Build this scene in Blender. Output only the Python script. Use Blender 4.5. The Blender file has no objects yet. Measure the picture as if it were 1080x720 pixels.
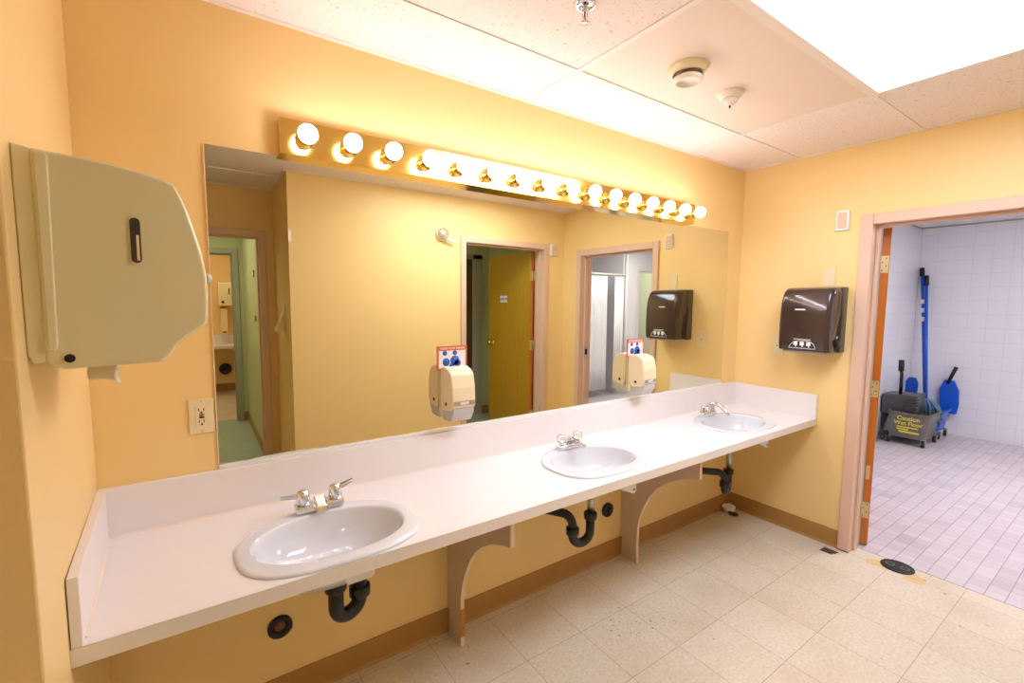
import bpy, math, random
from mathutils import Vector, Matrix
random.seed(4)
S = bpy.context.scene
COL = S.collection
PI = math.pi

# ------------------------------------------------------------------ camera
CAM = Vector((0.2676, -1.7959, 1.513))
yaw, pitch, roll, FPX = -0.6049, -0.0878, 0.0089, 481.33
fwd = Vector((-math.sin(yaw)*math.cos(pitch), math.cos(yaw)*math.cos(pitch), math.sin(pitch)))
rt = Vector((math.cos(yaw), math.sin(yaw), 0)); up = rt.cross(fwd)
r2 = rt*math.cos(roll)+up*math.sin(roll); u2 = -rt*math.sin(roll)+up*math.cos(roll)
cd = bpy.data.cameras.new('camera'); cam = bpy.data.objects.new('camera', cd); COL.objects.link(cam)
cam.matrix_world = Matrix(((r2.x, u2.x, -fwd.x, CAM.x), (r2.y, u2.y, -fwd.y, CAM.y), (r2.z, u2.z, -fwd.z, CAM.z), (0, 0, 0, 1)))
cd.sensor_width = 36; cd.lens = FPX/1080*36; cd.clip_start = 0.02
S.camera = cam

# ------------------------------------------------------------------ world, exposure, lamp strengths
w = bpy.data.worlds.new('world'); S.world = w; w.use_nodes = True
w.node_tree.nodes['Background'].inputs[0].default_value = (0.9, 0.95, 1, 1)
w.node_tree.nodes['Background'].inputs[1].default_value = 0.02
S.view_settings.view_transform = 'Standard'; S.view_settings.look = 'None'
S.view_settings.gamma = 1; S.view_settings.use_curve_mapping = False
S.view_settings.exposure = 1.56
BULB = 11.5        # radiance of the vanity globes
PANEL = 6.4        # radiance of the main fluorescent panel
TILEROOM = 6.0
CORR = 2.4

# ------------------------------------------------------------------ materials
def lin(c):
    return tuple(((x/255)/12.92 if x/255 <= .04045 else ((x/255+.055)/1.055)**2.4) for x in c)
def mat(name, rgb, rough=.5, metal=0, noise=0, nscale=8, bump=0, bscale=200, spec=.5, trans=0, emit=None, estr=0, coat=0):
    m = bpy.data.materials.new(name); m.use_nodes = True
    nt = m.node_tree; b = nt.nodes['Principled BSDF']
    c = lin(rgb)
    b.inputs['Base Color'].default_value = (*c, 1)
    b.inputs['Roughness'].default_value = rough; b.inputs['Metallic'].default_value = metal
    b.inputs['Specular IOR Level'].default_value = spec
    b.inputs['Transmission Weight'].default_value = trans
    b.inputs['Coat Weight'].default_value = coat
    if emit: b.inputs['Emission Color'].default_value = (*lin(emit), 1); b.inputs['Emission Strength'].default_value = estr
    tc = nt.nodes.new('ShaderNodeTexCoord')
    if noise:
        n = nt.nodes.new('ShaderNodeTexNoise'); n.inputs['Scale'].default_value = nscale; n.inputs['Detail'].default_value = 5
        nt.links.new(tc.outputs['Object'], n.inputs['Vector'])
        mx = nt.nodes.new('ShaderNodeMix'); mx.data_type = 'RGBA'
        mx.inputs['A'].default_value = (*[x*(1-noise) for x in c], 1); mx.inputs['B'].default_value = (*[min(1, x*(1+noise)) for x in c], 1)
        nt.links.new(n.outputs['Fac'], mx.inputs['Factor']); nt.links.new(mx.outputs['Result'], b.inputs['Base Color'])
    if bump:
        n = nt.nodes.new('ShaderNodeTexNoise'); n.inputs['Scale'].default_value = bscale; n.inputs['Detail'].default_value = 3
        nt.links.new(tc.outputs['Object'], n.inputs['Vector'])
        bp = nt.nodes.new('ShaderNodeBump'); bp.inputs['Strength'].default_value = bump; bp.inputs['Distance'].default_value = .002
        nt.links.new(n.outputs['Fac'], bp.inputs['Height']); nt.links.new(bp.outputs['Normal'], b.inputs['Normal'])
    return m
class NT:
    """tiny node helper"""
    def __init__(s, m): s.t = m.node_tree; s.b = s.t.nodes['Principled BSDF']; s.tc = s.t.nodes.new('ShaderNodeTexCoord')
    def n(s, ty, **kw):
        x = s.t.nodes.new(ty)
        for k, v in kw.items():
            if hasattr(x, k): setattr(x, k, v)
            else: x.inputs[k.replace('_', ' ')].default_value = v
        return x
    def l(s, a, b): s.t.links.new(a, b)
    def math(s, op, a, b=None, c=None):
        x = s.t.nodes.new('ShaderNodeMath'); x.operation = op
        for i, v in enumerate((a, b, c)):
            if v is None: continue
            if isinstance(v, (int, float)): x.inputs[i].default_value = v
            else: s.l(v, x.inputs[i])
        return x.outputs[0]
    def mix(s, f, a, b):
        x = s.t.nodes.new('ShaderNodeMix'); x.data_type = 'RGBA'
        for k, v in (('Factor', f), ('A', a), ('B', b)):
            if isinstance(v, (int, float)): x.inputs[k].default_value = v
            elif isinstance(v, tuple): x.inputs[k].default_value = (*v, 1)
            else: s.l(v, x.inputs[k])
        return x.outputs['Result']
    def noise(s, scale, detail=3, vec=None):
        x = s.t.nodes.new('ShaderNodeTexNoise'); x.inputs['Scale'].default_value = scale; x.inputs['Detail'].default_value = detail
        s.l(vec or s.tc.outputs['Object'], x.inputs['Vector']); return x.outputs['Fac']
    def ramp(s, f, lo, hi):
        x = s.t.nodes.new('ShaderNodeMapRange'); x.inputs['From Min'].default_value = lo; x.inputs['From Max'].default_value = hi
        s.l(f, x.inputs['Value']); return x.outputs[0]

WALLC = (247, 213, 147)
m_wall = mat('yellow_wall_paint', WALLC, .42, noise=.03, nscale=2.5, bump=.12, bscale=260, spec=.35)
m_green = mat('green_wall_paint', (206, 204, 158), .5, noise=.02, nscale=3)
m_white_wall = mat('white_paint', (235, 236, 238), .5)
m_trim = mat('beige_door_frame_paint', (226, 190, 165), .38, noise=.02, nscale=6)
m_trimw = mat('pale_door_frame_paint', (222, 222, 224), .4)
m_trimg = mat('grey_door_frame_paint', (176, 168, 150), .4)
m_base = mat('brown_vinyl_baseboard', (178, 132, 70), .5, noise=.06, nscale=10)
m_lam = mat('white_laminate', (240, 232, 230), .3, noise=.01, nscale=3)
m_lamedge = mat('laminate_edge', (232, 222, 212), .35)
m_caulk = mat('yellowed_caulk', (240, 220, 200), .5)
m_porc = mat('white_porcelain', (222, 222, 226), .07, coat=.3)
m_chrome = mat('chrome', (225, 225, 228), .09, 1)
m_steel = mat('brushed_steel', (190, 188, 184), .3, 1)
m_acryl = mat('clear_acrylic', (250, 246, 240), .03, trans=.9)
m_brass = mat('polished_brass', (240, 200, 104), .15, 1)
m_bulb = mat('lit_globe_glass', (255, 250, 240), .2, emit=(244, 238, 252), estr=BULB)
m_panel = mat('lit_fluorescent_diffuser', (245, 250, 255), .4, emit=(216, 232, 255), estr=PANEL)
m_panel2 = mat('lit_cool_diffuser', (245, 250, 255), .4, emit=(250, 245, 252), estr=TILEROOM)
m_panel3 = mat('added_fill_diffuser', (245, 250, 245), .4, emit=(240, 250, 236), estr=CORR*2.4)  # glow of the added fixtures in corridor, hallway and alcove
m_panel4 = mat('added_warm_diffuser', (255, 250, 240), .4, emit=(255, 235, 205), estr=4)  # glow of the added far washroom fixture
m_support = mat('beige_laminate_panel', (216, 192, 174), .45, noise=.03, nscale=5)
m_supedge = mat('cream_edge_band', (238, 214, 180), .4)
m_wood_raw = mat('bare_particle_board', (190, 130, 60), .8, noise=.2, nscale=60)
m_black = mat('black_plastic_pipe', (26, 24, 24), .32, noise=.2, nscale=30)
m_blackm = mat('matt_black', (14, 13, 13), .5)
m_rubber = mat('dark_rubber', (30, 30, 32), .6)
m_ivory = mat('ivory_plastic', (238, 220, 176), .35)
m_ivory2 = mat('cream_soap_dispenser_plastic', (246, 226, 188), .3)
m_dispbeige = mat('beige_dispenser_plastic', (240, 230, 188), .22, noise=.015, nscale=3)
m_dispbeige2 = mat('beige_dispenser_back_plastic', (234, 223, 180), .3)
m_smoke = mat('smoked_brown_plastic', (62, 46, 42), .16, coat=.4)
m_smoke2 = mat('grey_brown_plastic', (96, 84, 78), .35)
m_white = mat('white_plastic', (240, 238, 235), .35)
m_greyp = mat('pale_grey_plastic', (196, 192, 186), .4)
m_paper = mat('white_paper', (244, 232, 214), .8)
m_orange = mat('orange_print', (226, 104, 60), .6)
m_blue = mat('blue_print', (50, 92, 190), .6)
m_red = mat('red_plastic', (190, 50, 40), .4)
m_bluep = mat('blue_plastic', (24, 92, 205), .35)
m_blued = mat('dark_blue_handle', (20, 50, 150), .3)
m_mop = mat('blue_grey_mop_yarn', (96, 128, 150), .9, noise=.3, nscale=60, bump=.6, bscale=120)
m_bucket = mat('grey_brown_bucket_plastic', (104, 100, 94), .4, noise=.08, nscale=8)
m_wringer = mat('dark_grey_plastic', (72, 70, 72), .4, noise=.05)
m_yel = mat('yellow_print', (222, 206, 50), .5)
m_curtain = mat('white_shower_curtain', (236, 238, 242), .6)
m_cream = mat('cream_detector_plastic', (232, 216, 180), .4)
m_whitewarm = mat('white_detector_plastic', (236, 224, 208), .4)
m_gridm = mat('white_ceiling_grid', (244, 232, 222), .5)
m_smoothtile = mat('smooth_ceiling_panel', (240, 222, 206), .6, noise=.03, nscale=3)
m_hinge = mat('brass_plated_hinge', (214, 192, 146), .35, .6)
m_scrap = mat('dark_brown_vinyl', (84, 58, 54), .6)
m_drain = mat('dark_cast_iron', (46, 46, 44), .45, .5, noise=.3, nscale=40)
m_sprred = mat('red_glass_bulb', (190, 40, 20), .2)
m_rust = mat('rust_brown_debris', (100, 44, 36), .8)
m_mirror = mat('silvered_mirror', (228, 226, 206), 0.0, 1)
m_wallgrey2 = mat('worn_green_grey_metal', (120, 126, 112), .5)
m_wallgrey = mat('olive_room_paint', (196, 196, 96), .6)

def wood(name, a, b, axis='Z'):
    m = mat(name, a, .3, coat=.15); g = NT(m)
    mp = g.n('ShaderNodeMapping'); mp.inputs['Scale'].default_value = (14, 14, .8); g.l(g.tc.outputs['Object'], mp.inputs['Vector'])
    f = g.noise(3, 6, mp.outputs[0]); f2 = g.noise(1.4, 2)
    f = g.math('ADD', g.math('MULTIPLY', f, .7), g.math('MULTIPLY', f2, .4))
    g.l(g.mix(g.ramp(f, .35, .75), lin(a), lin(b)), g.b.inputs['Base Color']); return m
m_door = wood('varnished_birch_door', (176, 132, 28), (196, 152, 44))
m_dooredge = wood('orange_varnished_door_edge', (186, 96, 22), (208, 118, 36))
m_darkdoor = wood('dark_wood_door', (84, 54, 22), (110, 72, 30))

# vinyl floor tiles: 12 inch squares, mottled, thin brown joints, stains with their own shape
def grid_mask(g, coord, off, pitch, half):
    v = g.math('DIVIDE', g.math('SUBTRACT', coord, off), pitch)
    fr = g.math('FRACT', g.math('ADD', v, 100.0))
    d = g.math('ABSOLUTE', g.math('SUBTRACT', fr, .5))
    return g.math('GREATER_THAN', d, .5-half/pitch), g.math('FLOOR', v)
def vinyl(name, c1, c2, cj, stains=True):
    m = mat(name, c1, .34, spec=.4); g = NT(m)
    sep = g.n('ShaderNodeSeparateXYZ'); g.l(g.tc.outputs['Object'], sep.inputs[0])
    jx, ix = grid_mask(g, sep.outputs[0], 1.66, .3035, .0011); jy, iy = grid_mask(g, sep.outputs[1], -.357, .3075, .0011)
    j = g.math('MAXIMUM', jx, jy)
    cmb = g.n('ShaderNodeCombineXYZ'); g.l(ix, cmb.inputs[0]); g.l(iy, cmb.inputs[1])
    wn = g.n('ShaderNodeTexWhiteNoise'); g.l(cmb.outputs[0], wn.inputs['Vector'])
    f = g.math('ADD', g.math('MULTIPLY', g.noise(70, 5), .75), g.math('MULTIPLY', wn.outputs['Value'], .12))
    f = g.math('ADD', f, g.math('MULTIPLY', g.noise(5, 3), .2))
    col = g.mix(g.ramp(f, .32, .78), lin(c2), lin(c1))
    if stains:
        dirt = g.ramp(g.noise(2.2, 4), .5, .72)
        col = g.mix(g.math('MULTIPLY', dirt, .35), col, lin((196, 172, 130)))
        def near(x, y, r):
            dx = g.math('SUBTRACT', sep.outputs[0], x); dy = g.math('SUBTRACT', sep.outputs[1], y)
            d = g.math('SQRT', g.math('ADD', g.math('MULTIPLY', dx, dx), g.math('MULTIPLY', dy, dy)))
            x_ = g.t.nodes.new('ShaderNodeMapRange'); x_.inputs['From Min'].default_value = r; x_.inputs['From Max'].default_value = r*.3
            g.l(d, x_.inputs['Value']); return x_.outputs[0]
        sp = g.math('GREATER_THAN', g.noise(52, 2), .665)
        a = g.math('MAXIMUM', near(1.86, -.43, .17), near(2.02, -.5, .12))
        col = g.mix(g.math('MULTIPLY', g.math('MULTIPLY', sp, a), .85), col, lin((50, 34, 20)))
        ys = g.math('GREATER_THAN', g.math('MULTIPLY', g.math('MAXIMUM', near(3.5, -.93, .1), near(3.48, -1.09, .09)), g.noise(22, 3)), .3)
        col = g.mix(g.math('MULTIPLY', ys, .6), col, lin((226, 184, 96)))
        sp2 = g.math('GREATER_THAN', g.noise(19, 2), .735)
        col = g.mix(g.math('MULTIPLY', sp2, .55), col, lin((120, 86, 56)))
    col = g.mix(g.math('MULTIPLY', j, .62), col, lin(cj))
    g.l(col, g.b.inputs['Base Color'])
    rr = g.math('ADD', .26, g.math('MULTIPLY', g.noise(6, 3), .25)); g.l(rr, g.b.inputs['Roughness'])
    return m
m_floor = vinyl('cream_vinyl_tile', (236, 224, 204), (208, 192, 168), (112, 78, 48))
m_floorc = vinyl('grey_green_vinyl_tile', (190, 196, 176), (160, 168, 150), (120, 120, 100), False)

def mosaic():
    m = mat('lilac_grey_floor_mosaic', (214, 204, 208), .35); g = NT(m)
    sep = g.n('ShaderNodeSeparateXYZ'); g.l(g.tc.outputs['Object'], sep.inputs[0])
    jx, ix = grid_mask(g, sep.outputs[0], 3.605, .0765, .0018); jy, iy = grid_mask(g, sep.outputs[1], -1.187, .0768, .0020)
    cmb = g.n('ShaderNodeCombineXYZ'); g.l(ix, cmb.inputs[0]); g.l(iy, cmb.inputs[1])
    wn = g.n('ShaderNodeTexWhiteNoise'); g.l(cmb.outputs[0], wn.inputs['Vector'])
    cc = g.n('ShaderNodeCombineXYZ'); g.l(g.math('FLOOR', g.math('DIVIDE', ix, 2.0)), cc.inputs[0]); g.l(g.math('FLOOR', g.math('DIVIDE', iy, 2.0)), cc.inputs[1])
    wn2 = g.n('ShaderNodeTexWhiteNoise'); g.l(cc.outputs[0], wn2.inputs['Vector'])
    f = g.math('ADD', g.math('MULTIPLY', wn.outputs['Value'], .4), g.math('MULTIPLY', g.math('POWER', wn2.outputs['Value'], 3.0), .6))
    col = g.mix(f, lin((216, 206, 210)), lin((182, 172, 178)))
    col = g.mix(g.math('MULTIPLY', g.noise(2, 3), .3), col, lin((226, 214, 208)))
    j = g.math('MAXIMUM', g.math('MULTIPLY', jx, .38), g.math('MULTIPLY', jy, .6))
    g.l(g.mix(j, col, lin((110, 92, 92))), g.b.inputs['Base Color']); return m
m_mosaic = mosaic()
def walltile(name, axis):
    m = mat(name, (226, 228, 238), .18, coat=.2); g = NT(m)
    sep = g.n('ShaderNodeSeparateXYZ'); g.l(g.tc.outputs['Object'], sep.inputs[0])
    jx, ix = grid_mask(g, sep.outputs[axis], .01, .1545, .0016); jy, iy = grid_mask(g, sep.outputs[2], .02, .1545, .0016)
    col = g.mix(g.math('MULTIPLY', g.math('MAXIMUM', jx, jy), .3), lin((236, 235, 240)), lin((170, 170, 180)))
    g.l(col, g.b.inputs['Base Color']); return m
m_tx = walltile('white_wall_tile', 0); m_ty = walltile('white_wall_tile_side', 1)
def speckle():
    m = mat('speckled_acoustic_tile', (250, 236, 226), .8); g = NT(m)
    a = g.math('GREATER_THAN', g.noise(95, 2), .655)
    b = g.math('GREATER_THAN', g.noise(38, 3), .70)
    f = g.math('MAXIMUM', g.math('MULTIPLY', a, .55), g.math('MULTIPLY', b, .5))
    g.l(g.mix(f, lin((246, 232, 224)), lin((178, 146, 118))), g.b.inputs['Base Color']); return m
m_ceil = speckle()

# ------------------------------------------------------------------ mesh helpers
class MB:
    def __init__(s): s.v = []; s.f = []; s.mi = []; s.sm = []
    def add(s, vs, fs, mi=0, smooth=False):
        o = len(s.v); s.v += [tuple(x) for x in vs]
        for f in fs: s.f.append(tuple(i+o for i in f)); s.mi.append(mi); s.sm.append(smooth)
        return s
    def box(s, x0, x1, y0, y1, z0, z1, mi=0):
        x0, x1 = sorted((x0, x1)); y0, y1 = sorted((y0, y1)); z0, z1 = sorted((z0, z1))
        vs = [(x0, y0, z0), (x1, y0, z0), (x1, y1, z0), (x0, y1, z0), (x0, y0, z1), (x1, y0, z1), (x1, y1, z1), (x0, y1, z1)]
        return s.add(vs, [(0, 3, 2, 1), (4, 5, 6, 7), (0, 1, 5, 4), (1, 2, 6, 5), (2, 3, 7, 6), (3, 0, 4, 7)], mi)
    def hexa(s, bot, top, mi=0):
        return s.add(list(bot)+list(top), [(0, 3, 2, 1), (4, 5, 6, 7), (0, 1, 5, 4), (1, 2, 6, 5), (2, 3, 7, 6), (3, 0, 4, 7)], mi)
    def prism(s, poly, axis, a, b, mi=0, smooth=False):
        """poly: 2D points in the two other axes (order x,y,z minus axis)"""
        def P(p, t):
            q = list(p); q.insert(axis, t); return tuple(q)
        n = len(poly); vs = [P(p, a) for p in poly]+[P(p, b) for p in poly]
        s.add(vs, [tuple(range(n)), tuple(range(2*n-1, n-1, -1))], mi)
        o = len(s.v)-2*n
        for i in range(n):
            j = (i+1) % n; s.f.append((o+i, o+n+i, o+n+j, o+j)); s.mi.append(mi); s.sm.append(smooth)
        return s
    def ring_surface(s, rings, closed=True, cap0=False, cap1=False, mi=0, smooth=True):
        n = len(rings[0]); vs = [p for r in rings for p in r]; fs = []
        for k in range(len(rings)-1):
            for i in range(n if closed else n-1):
                j = (i+1) % n; fs.append((k*n+i, k*n+j, (k+1)*n+j, (k+1)*n+i))
        if cap0: fs.append(tuple(range(n-1, -1, -1)))
        if cap1: fs.append(tuple(range((len(rings)-1)*n, len(rings)*n)))
        return s.add(vs, fs, mi, smooth)
    def tube(s, pts, r, n=16, mi=0, cap=True):
        pts = [Vector(p) for p in pts]; rs = r if isinstance(r, (list, tuple)) else [r]*len(pts)
        rings = []; prev = None
        for i, p in enumerate(pts):
            d = (pts[min(i+1, len(pts)-1)]-pts[max(i-1, 0)])
            if d.length < 1e-9: d = prev[0]
            d.normalize()
            if prev is None:
                a = Vector((0, 0, 1)) if abs(d.z) < .9 else Vector((1, 0, 0)); e = d.cross(a).normalized()
            else:
                e = prev[1]-d*prev[1].dot(d); e.normalize()
            g = d.cross(e); prev = (d.copy(), e)
            rings.append([p+(e*math.cos(t)+g*math.sin(t))*rs[i] for t in [2*PI*k/n for k in range(n)]])
        return s.ring_surface(rings, True, cap, cap, mi)
    def lathe(s, prof, c=(0, 0, 0), axis=(0, 0, 1), n=24, mi=0, cap0=True, cap1=True):
        """prof: (radius, height) pairs along axis"""
        ax = Vector(axis).normalized(); a = Vector((0, 0, 1)) if abs(ax.z) < .9 else Vector((1, 0, 0)); e = ax.cross(a).normalized(); g = ax.cross(e); c = Vector(c)
        rings = [[c+ax*h+(e*math.cos(t)+g*math.sin(t))*max(r, 1e-4) for t in [2*PI*k/n for k in range(n)]] for r, h in prof]
        return s.ring_surface(rings, True, cap0, cap1, mi)
    def sphere(s, c, r, n=24, m=14, mi=0, sz=1):
        return s.lathe([(r*math.sin(PI*k/m), -r*sz*math.cos(PI*k/m)) for k in range(m+1)], c, n=n, mi=mi)
    def build(s, name, mats, parent=None, bevel=0, segs=2, kind=None, recalc=True):
        import bmesh
        me = bpy.data.meshes.new(name)
        me.from_pydata(s.v, [], s.f)
        if not isinstance(mats, (list, tuple)): mats = [mats]
        for m in mats: me.materials.append(m)
        for p, mi, sm in zip(me.polygons, s.mi, s.sm): p.material_index = mi; p.use_smooth = sm
        if recalc:
            bm = bmesh.new(); bm.from_mesh(me); bmesh.ops.recalc_face_normals(bm, faces=bm.faces); bm.to_mesh(me); bm.free()
        o = bpy.data.objects.new(name, me); COL.objects.link(o)
        if parent is not None:
            o.parent = parent; o.location = -Vector(parent['_o']) if '_o' in parent else (0, 0, 0)
        if bevel:
            md = o.modifiers.new('bevel', 'BEVEL'); md.width = bevel; md.segments = segs; md.limit_method = 'ANGLE'; md.angle_limit = math.radians(35)
            md.harden_normals = False
        if kind: o['kind'] = kind
        return o
def rect_arc(cx, cz, r, a0, a1, n=6):
    return [(cx+r*math.cos(math.radians(a0+(a1-a0)*k/n)), cz+r*math.sin(math.radians(a0+(a1-a0)*k/n))) for k in range(n+1)]

PIV = {}
def thing(name, label, cat, loc=(0, 0, 0), group=None, kind=None):
    """an Empty at the thing's base; parts are modelled in world coordinates and offset by the base"""
    o = bpy.data.objects.new(name, None); COL.objects.link(o); o.location = loc; o.empty_display_size = .05
    o['_o'] = [float(x) for x in loc]
    if kind: o['kind'] = kind
    if label: o['label'] = label
    if cat: o['category'] = cat
    if group: o['group'] = group
    return o
def part(mb, name, mats, parent, bevel=0, segs=2, label=None, sub=False):
    o = mb.build(name, mats, None, bevel, segs)
    o.parent = parent
    if not sub: o.location = -Vector(parent['_o'])
    if label: o['label'] = label
    return o
def solo(mb, name, mats, label, cat, bevel=0, group=None, segs=2):
    o = mb.build(name, mats, None, bevel, segs); o['label'] = label; o['category'] = cat
    if group: o['group'] = group
    return o
def copy_thing(src, loc, label, group=None):
    r = src.copy(); COL.objects.link(r); r.location = loc; r['label'] = label
    if group: r['group'] = group
    for ch in list(src.children):
        c = ch.copy(); COL.objects.link(c); c.parent = r
        for g in list(ch.children):
            d = g.copy(); COL.objects.link(d); d.parent = c
    return r
def struct(mb, name, mats, bevel=0):
    return mb.build(name, mats, None, bevel, kind='structure')
def text_mesh(txt, size, mtx, name, m, parent=None, depth=.0006, sub=False, align='CENTER'):
    cu = bpy.data.curves.new('t', 'FONT'); cu.body = txt; cu.size = size; cu.align_x = align; cu.align_y = 'CENTER'; cu.extrude = depth; cu.offset = size*.012
    t = bpy.data.objects.new('t', cu); COL.objects.link(t)
    dg = bpy.context.evaluated_depsgraph_get(); dg.update()
    me = bpy.data.meshes.new_from_object(t.evaluated_get(dg)); bpy.data.objects.remove(t)
    me.transform(mtx); me.materials.clear(); me.materials.append(m)
    o = bpy.data.objects.new(name, me); COL.objects.link(o)
    if parent is not None:
        o.parent = parent
        if not sub: o.location = -Vector(parent['_o'])
    return o
def face_mtx(origin, right, upv):
    r = Vector(right).normalized(); u = Vector(upv).normalized(); n = r.cross(u)
    return Matrix(((r.x, u.x, n.x, origin[0]), (r.y, u.y, n.y, origin[1]), (r.z, u.z, n.z, origin[2]), (0, 0, 0, 1)))

# ------------------------------------------------------------------ the room shell
H = 2.44; W = 3.5; YF = -1.938; XE = .844; YN = -2.709
HB = .109
# mirror wall (back)
struct(MB().box(-1.12, W+.12, 0, .12, 0, H+.03), 'wall_back', m_wall)
# left stub wall, its end face turns away to the left
struct(MB().prism([(0, 0), (.0307, -.757), (-1.0, -.757), (-1.0, -.64), (-.11, -.64), (-.11, 0)], 2, 0, H+.03), 'wall_left', m_wall, bevel=.004)
struct(MB().box(-1.12, -1.0, 0, YN-.12, 0, H+.03), 'wall_entry_left', m_wall)
# right wall with the doorway to the tiled room
DY0, DY1, DZ = -.777, -1.66, 1.972
mb = MB().box(W, W+.12, 0, DY0+.03, 0, H+.03).box(W, W+.12, DY1-.03, YF-.12, 0, H+.03).box(W, W+.12, DY0+.03, DY1-.03, DZ+.03, H+.03)
struct(mb, 'wall_right', m_wall)
# front wall, seen in the mirror
EX0, EX1, EZ = 2.315, 3.222, 2.045
mb = MB().box(XE, EX0-.03, YF, YF-.12, 0, H+.03).box(EX1+.03, W, YF, YF-.12, 0, H+.03).box(EX0-.03, EX1+.03, YF, YF-.12, EZ+.03, H+.03)
struct(mb, 'wall_front', m_wall)
struct(MB().box(XE, XE+.1, YF-.12, YN-.12, 0, H+.03), 'wall_return', m_wall)
NX0, NX1, NZ = -.17, .728, 2.04
mb = MB().box(-1.0, NX0-.03, YN, YN-.12, 0, H+.03).box(NX1+.03, XE, YN, YN-.12, 0, H+.03).box(NX0-.03, NX1+.03, YN, YN-.12, NZ+.03, H+.03)
struct(mb, 'wall_entry', m_wall)
# floors
struct(MB().box(-1.12, 3.605, .12, YN-.12, -.05, 0), 'floor', m_floor)
struct(MB().box(3.605, 7.7, .2, -4.8, -.05, .002), 'floor_tiled', m_mosaic)
struct(MB().box(-1.12, 3.605, YN-.12, -4.85, -.05, 0), 'floor_corridor', m_floorc)
struct(MB().box(-1.12, 3.605, -4.85, -7.3, -.05, .001), 'floor_washroom', m_floor)

# ceiling tiles and grid
GX = [.3665-1.2127*k for k in (2, 1)]+[.3665+1.2127*k for k in range(4)]
GY = [-.35-.6075*k for k in range(-1, 5)]
xs = sorted(set([-1.0]+[g for g in GX if -1 < g < W]+[W])); ys = sorted(set([0]+[g for g in GY if YN < g < 0]+[YN]), reverse=True)
mb = MB(); T0 = H+.003
LX0, LX1, LY0, LY1 = GX[3], GX[4], GY[2], GY[3]
for i in range(len(xs)-1):
    for j in range(len(ys)-1):
        a, b, c, d = xs[i], xs[i+1], ys[j], ys[j+1]
        if abs(a-LX0) < .01 and abs(c-LY0) < .01: continue
        smooth_tile = abs(a-LX0) < .01 and abs(c-GY[1]) < .01
        mb.box(a, b, c, d, T0, T0+.02, 1 if smooth_tile else 0)
mb.box(LX0, LX1, LY0, LY1, H+.1, H+.12)
struct(mb, 'ceiling', [m_ceil, m_smoothtile])
mb = MB()
for x in xs[1:-1]: mb.box(x-.012, x+.012, 0, YN, H-.001, H+.008)
for y in ys[1:-1]: mb.box(-1, W, y-.012, y+.012, H-.0015, H+.0075)
mb.box(-1, W, 0, -.02, H-.002, H+.004); mb.box(W-.02, W, 0, YF, H-.0025, H+.0035); mb.box(XE, W, YF, YF+.02, H-.002, H+.004)
mb.box(-.02, .012, 0, -.757, H-.0022, H+.0038); mb.box(XE-.02, XE, YF, YN, H-.002, H+.004); mb.box(-1, XE, YN, YN+.02, H-.0025, H+.0035)
struct(mb, 'trim_1', m_gridm)

# baseboards
def bb(mb, x0, x1, y0, y1): return mb.box(x0, x1, y0, y1, 0, HB)
struct(MB().box(0.0, W, 0, -.006, 0, HB).prism([(-.006, 0), (-.016, 0), (-.012, .006), (-.006, .014)], 0, 0.0, W), 'baseboard_back', m_base, bevel=.0015)
struct(MB().box(W-.006, W, -.006, DY0+.062, 0, HB).prism([(W-.006, 0), (W-.016, 0), (W-.012, .006), (W-.006, .014)], 1, -.006, DY0+.062).box(W-.006, W, DY1-.062, YF, 0, HB), 'baseboard_right', m_base, bevel=.0015)
struct(MB().box(XE, EX0-.055, YF, YF+.006, 0, HB).box(EX1+.055, W, YF, YF+.006, 0, HB), 'baseboard_front', m_base)
struct(MB().box(XE-.006, XE, YF, YN, 0, HB), 'baseboard_return', m_base)
struct(MB().box(-.006, .0, -.02, -.5, 0, HB).box(-1, .03, -.757, -.763, 0, HB), 'baseboard_left', m_base)

# ------------------------------------------------------------------ the tiled room beyond the right doorway
XT = 7.54; YT = .012; YS = -3.4
struct(MB().box(W+.12, XT+.1, YT, YT+.1, 0, H+.03), 'wall_tiled_left', m_tx)
struct(MB().box(XT, XT+.1, YT, -4.8, 0, H+.03), 'wall_tiled_back', m_ty)
mb = MB().box(W+.12, W+.135, YT, DY0+.03, 0, H+.03).box(W+.12, W+.135, DY1-.03, -4.8, 0, H+.03).box(W+.12, W+.135, DY0+.03, DY1-.03, DZ+.03, H+.03)
struct(mb, 'wall_tiled_near', m_ty)
mb = MB().box(W+.135, 5.0, YS, YS-.1, 0, H+.03).box(6.06, 6.44, YS, YS-.1, 0, H+.03).box(7.22, XT, YS, YS-.1, 0, H+.03).box(6.44, 7.22, YS, YS-.1, 2.04, H+.03)
mb.box(5.0, 5.08, YS-.1, -4.3, 0, H+.03).box(6.06, 6.14, YS-.1, -4.3, 0, H+.03).box(5.0, 6.14, -4.3, -4.4, 0, H+.03)
struct(mb, 'wall_tiled_right', m_tx)
struct(MB().box(6.14, XT, -4.3, -4.4, 0, H+.03), 'wall_olive', m_wallgrey)
struct(MB().box(W+.12, XT+.1, YT+.1, -4.8, H, H+.03), 'ceiling_tiled', m_white_wall)
struct(MB().box(W+.14, XT, YT-.008, YT, H-.016, H).box(XT-.008, XT, YT, YS, H-.016, H), 'trim_2', m_trimg)
# shower doorway frame in that room
mb = MB().box(6.39, 6.45, YS+.02, YS-.12, 0, 2.04).box(7.21, 7.27, YS+.02, YS-.12, 0, 2.04).box(6.39, 7.27, YS+.02, YS-.12, 2.03, 2.09)
struct(mb, 'door_5', m_trimw, bevel=.003)

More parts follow.
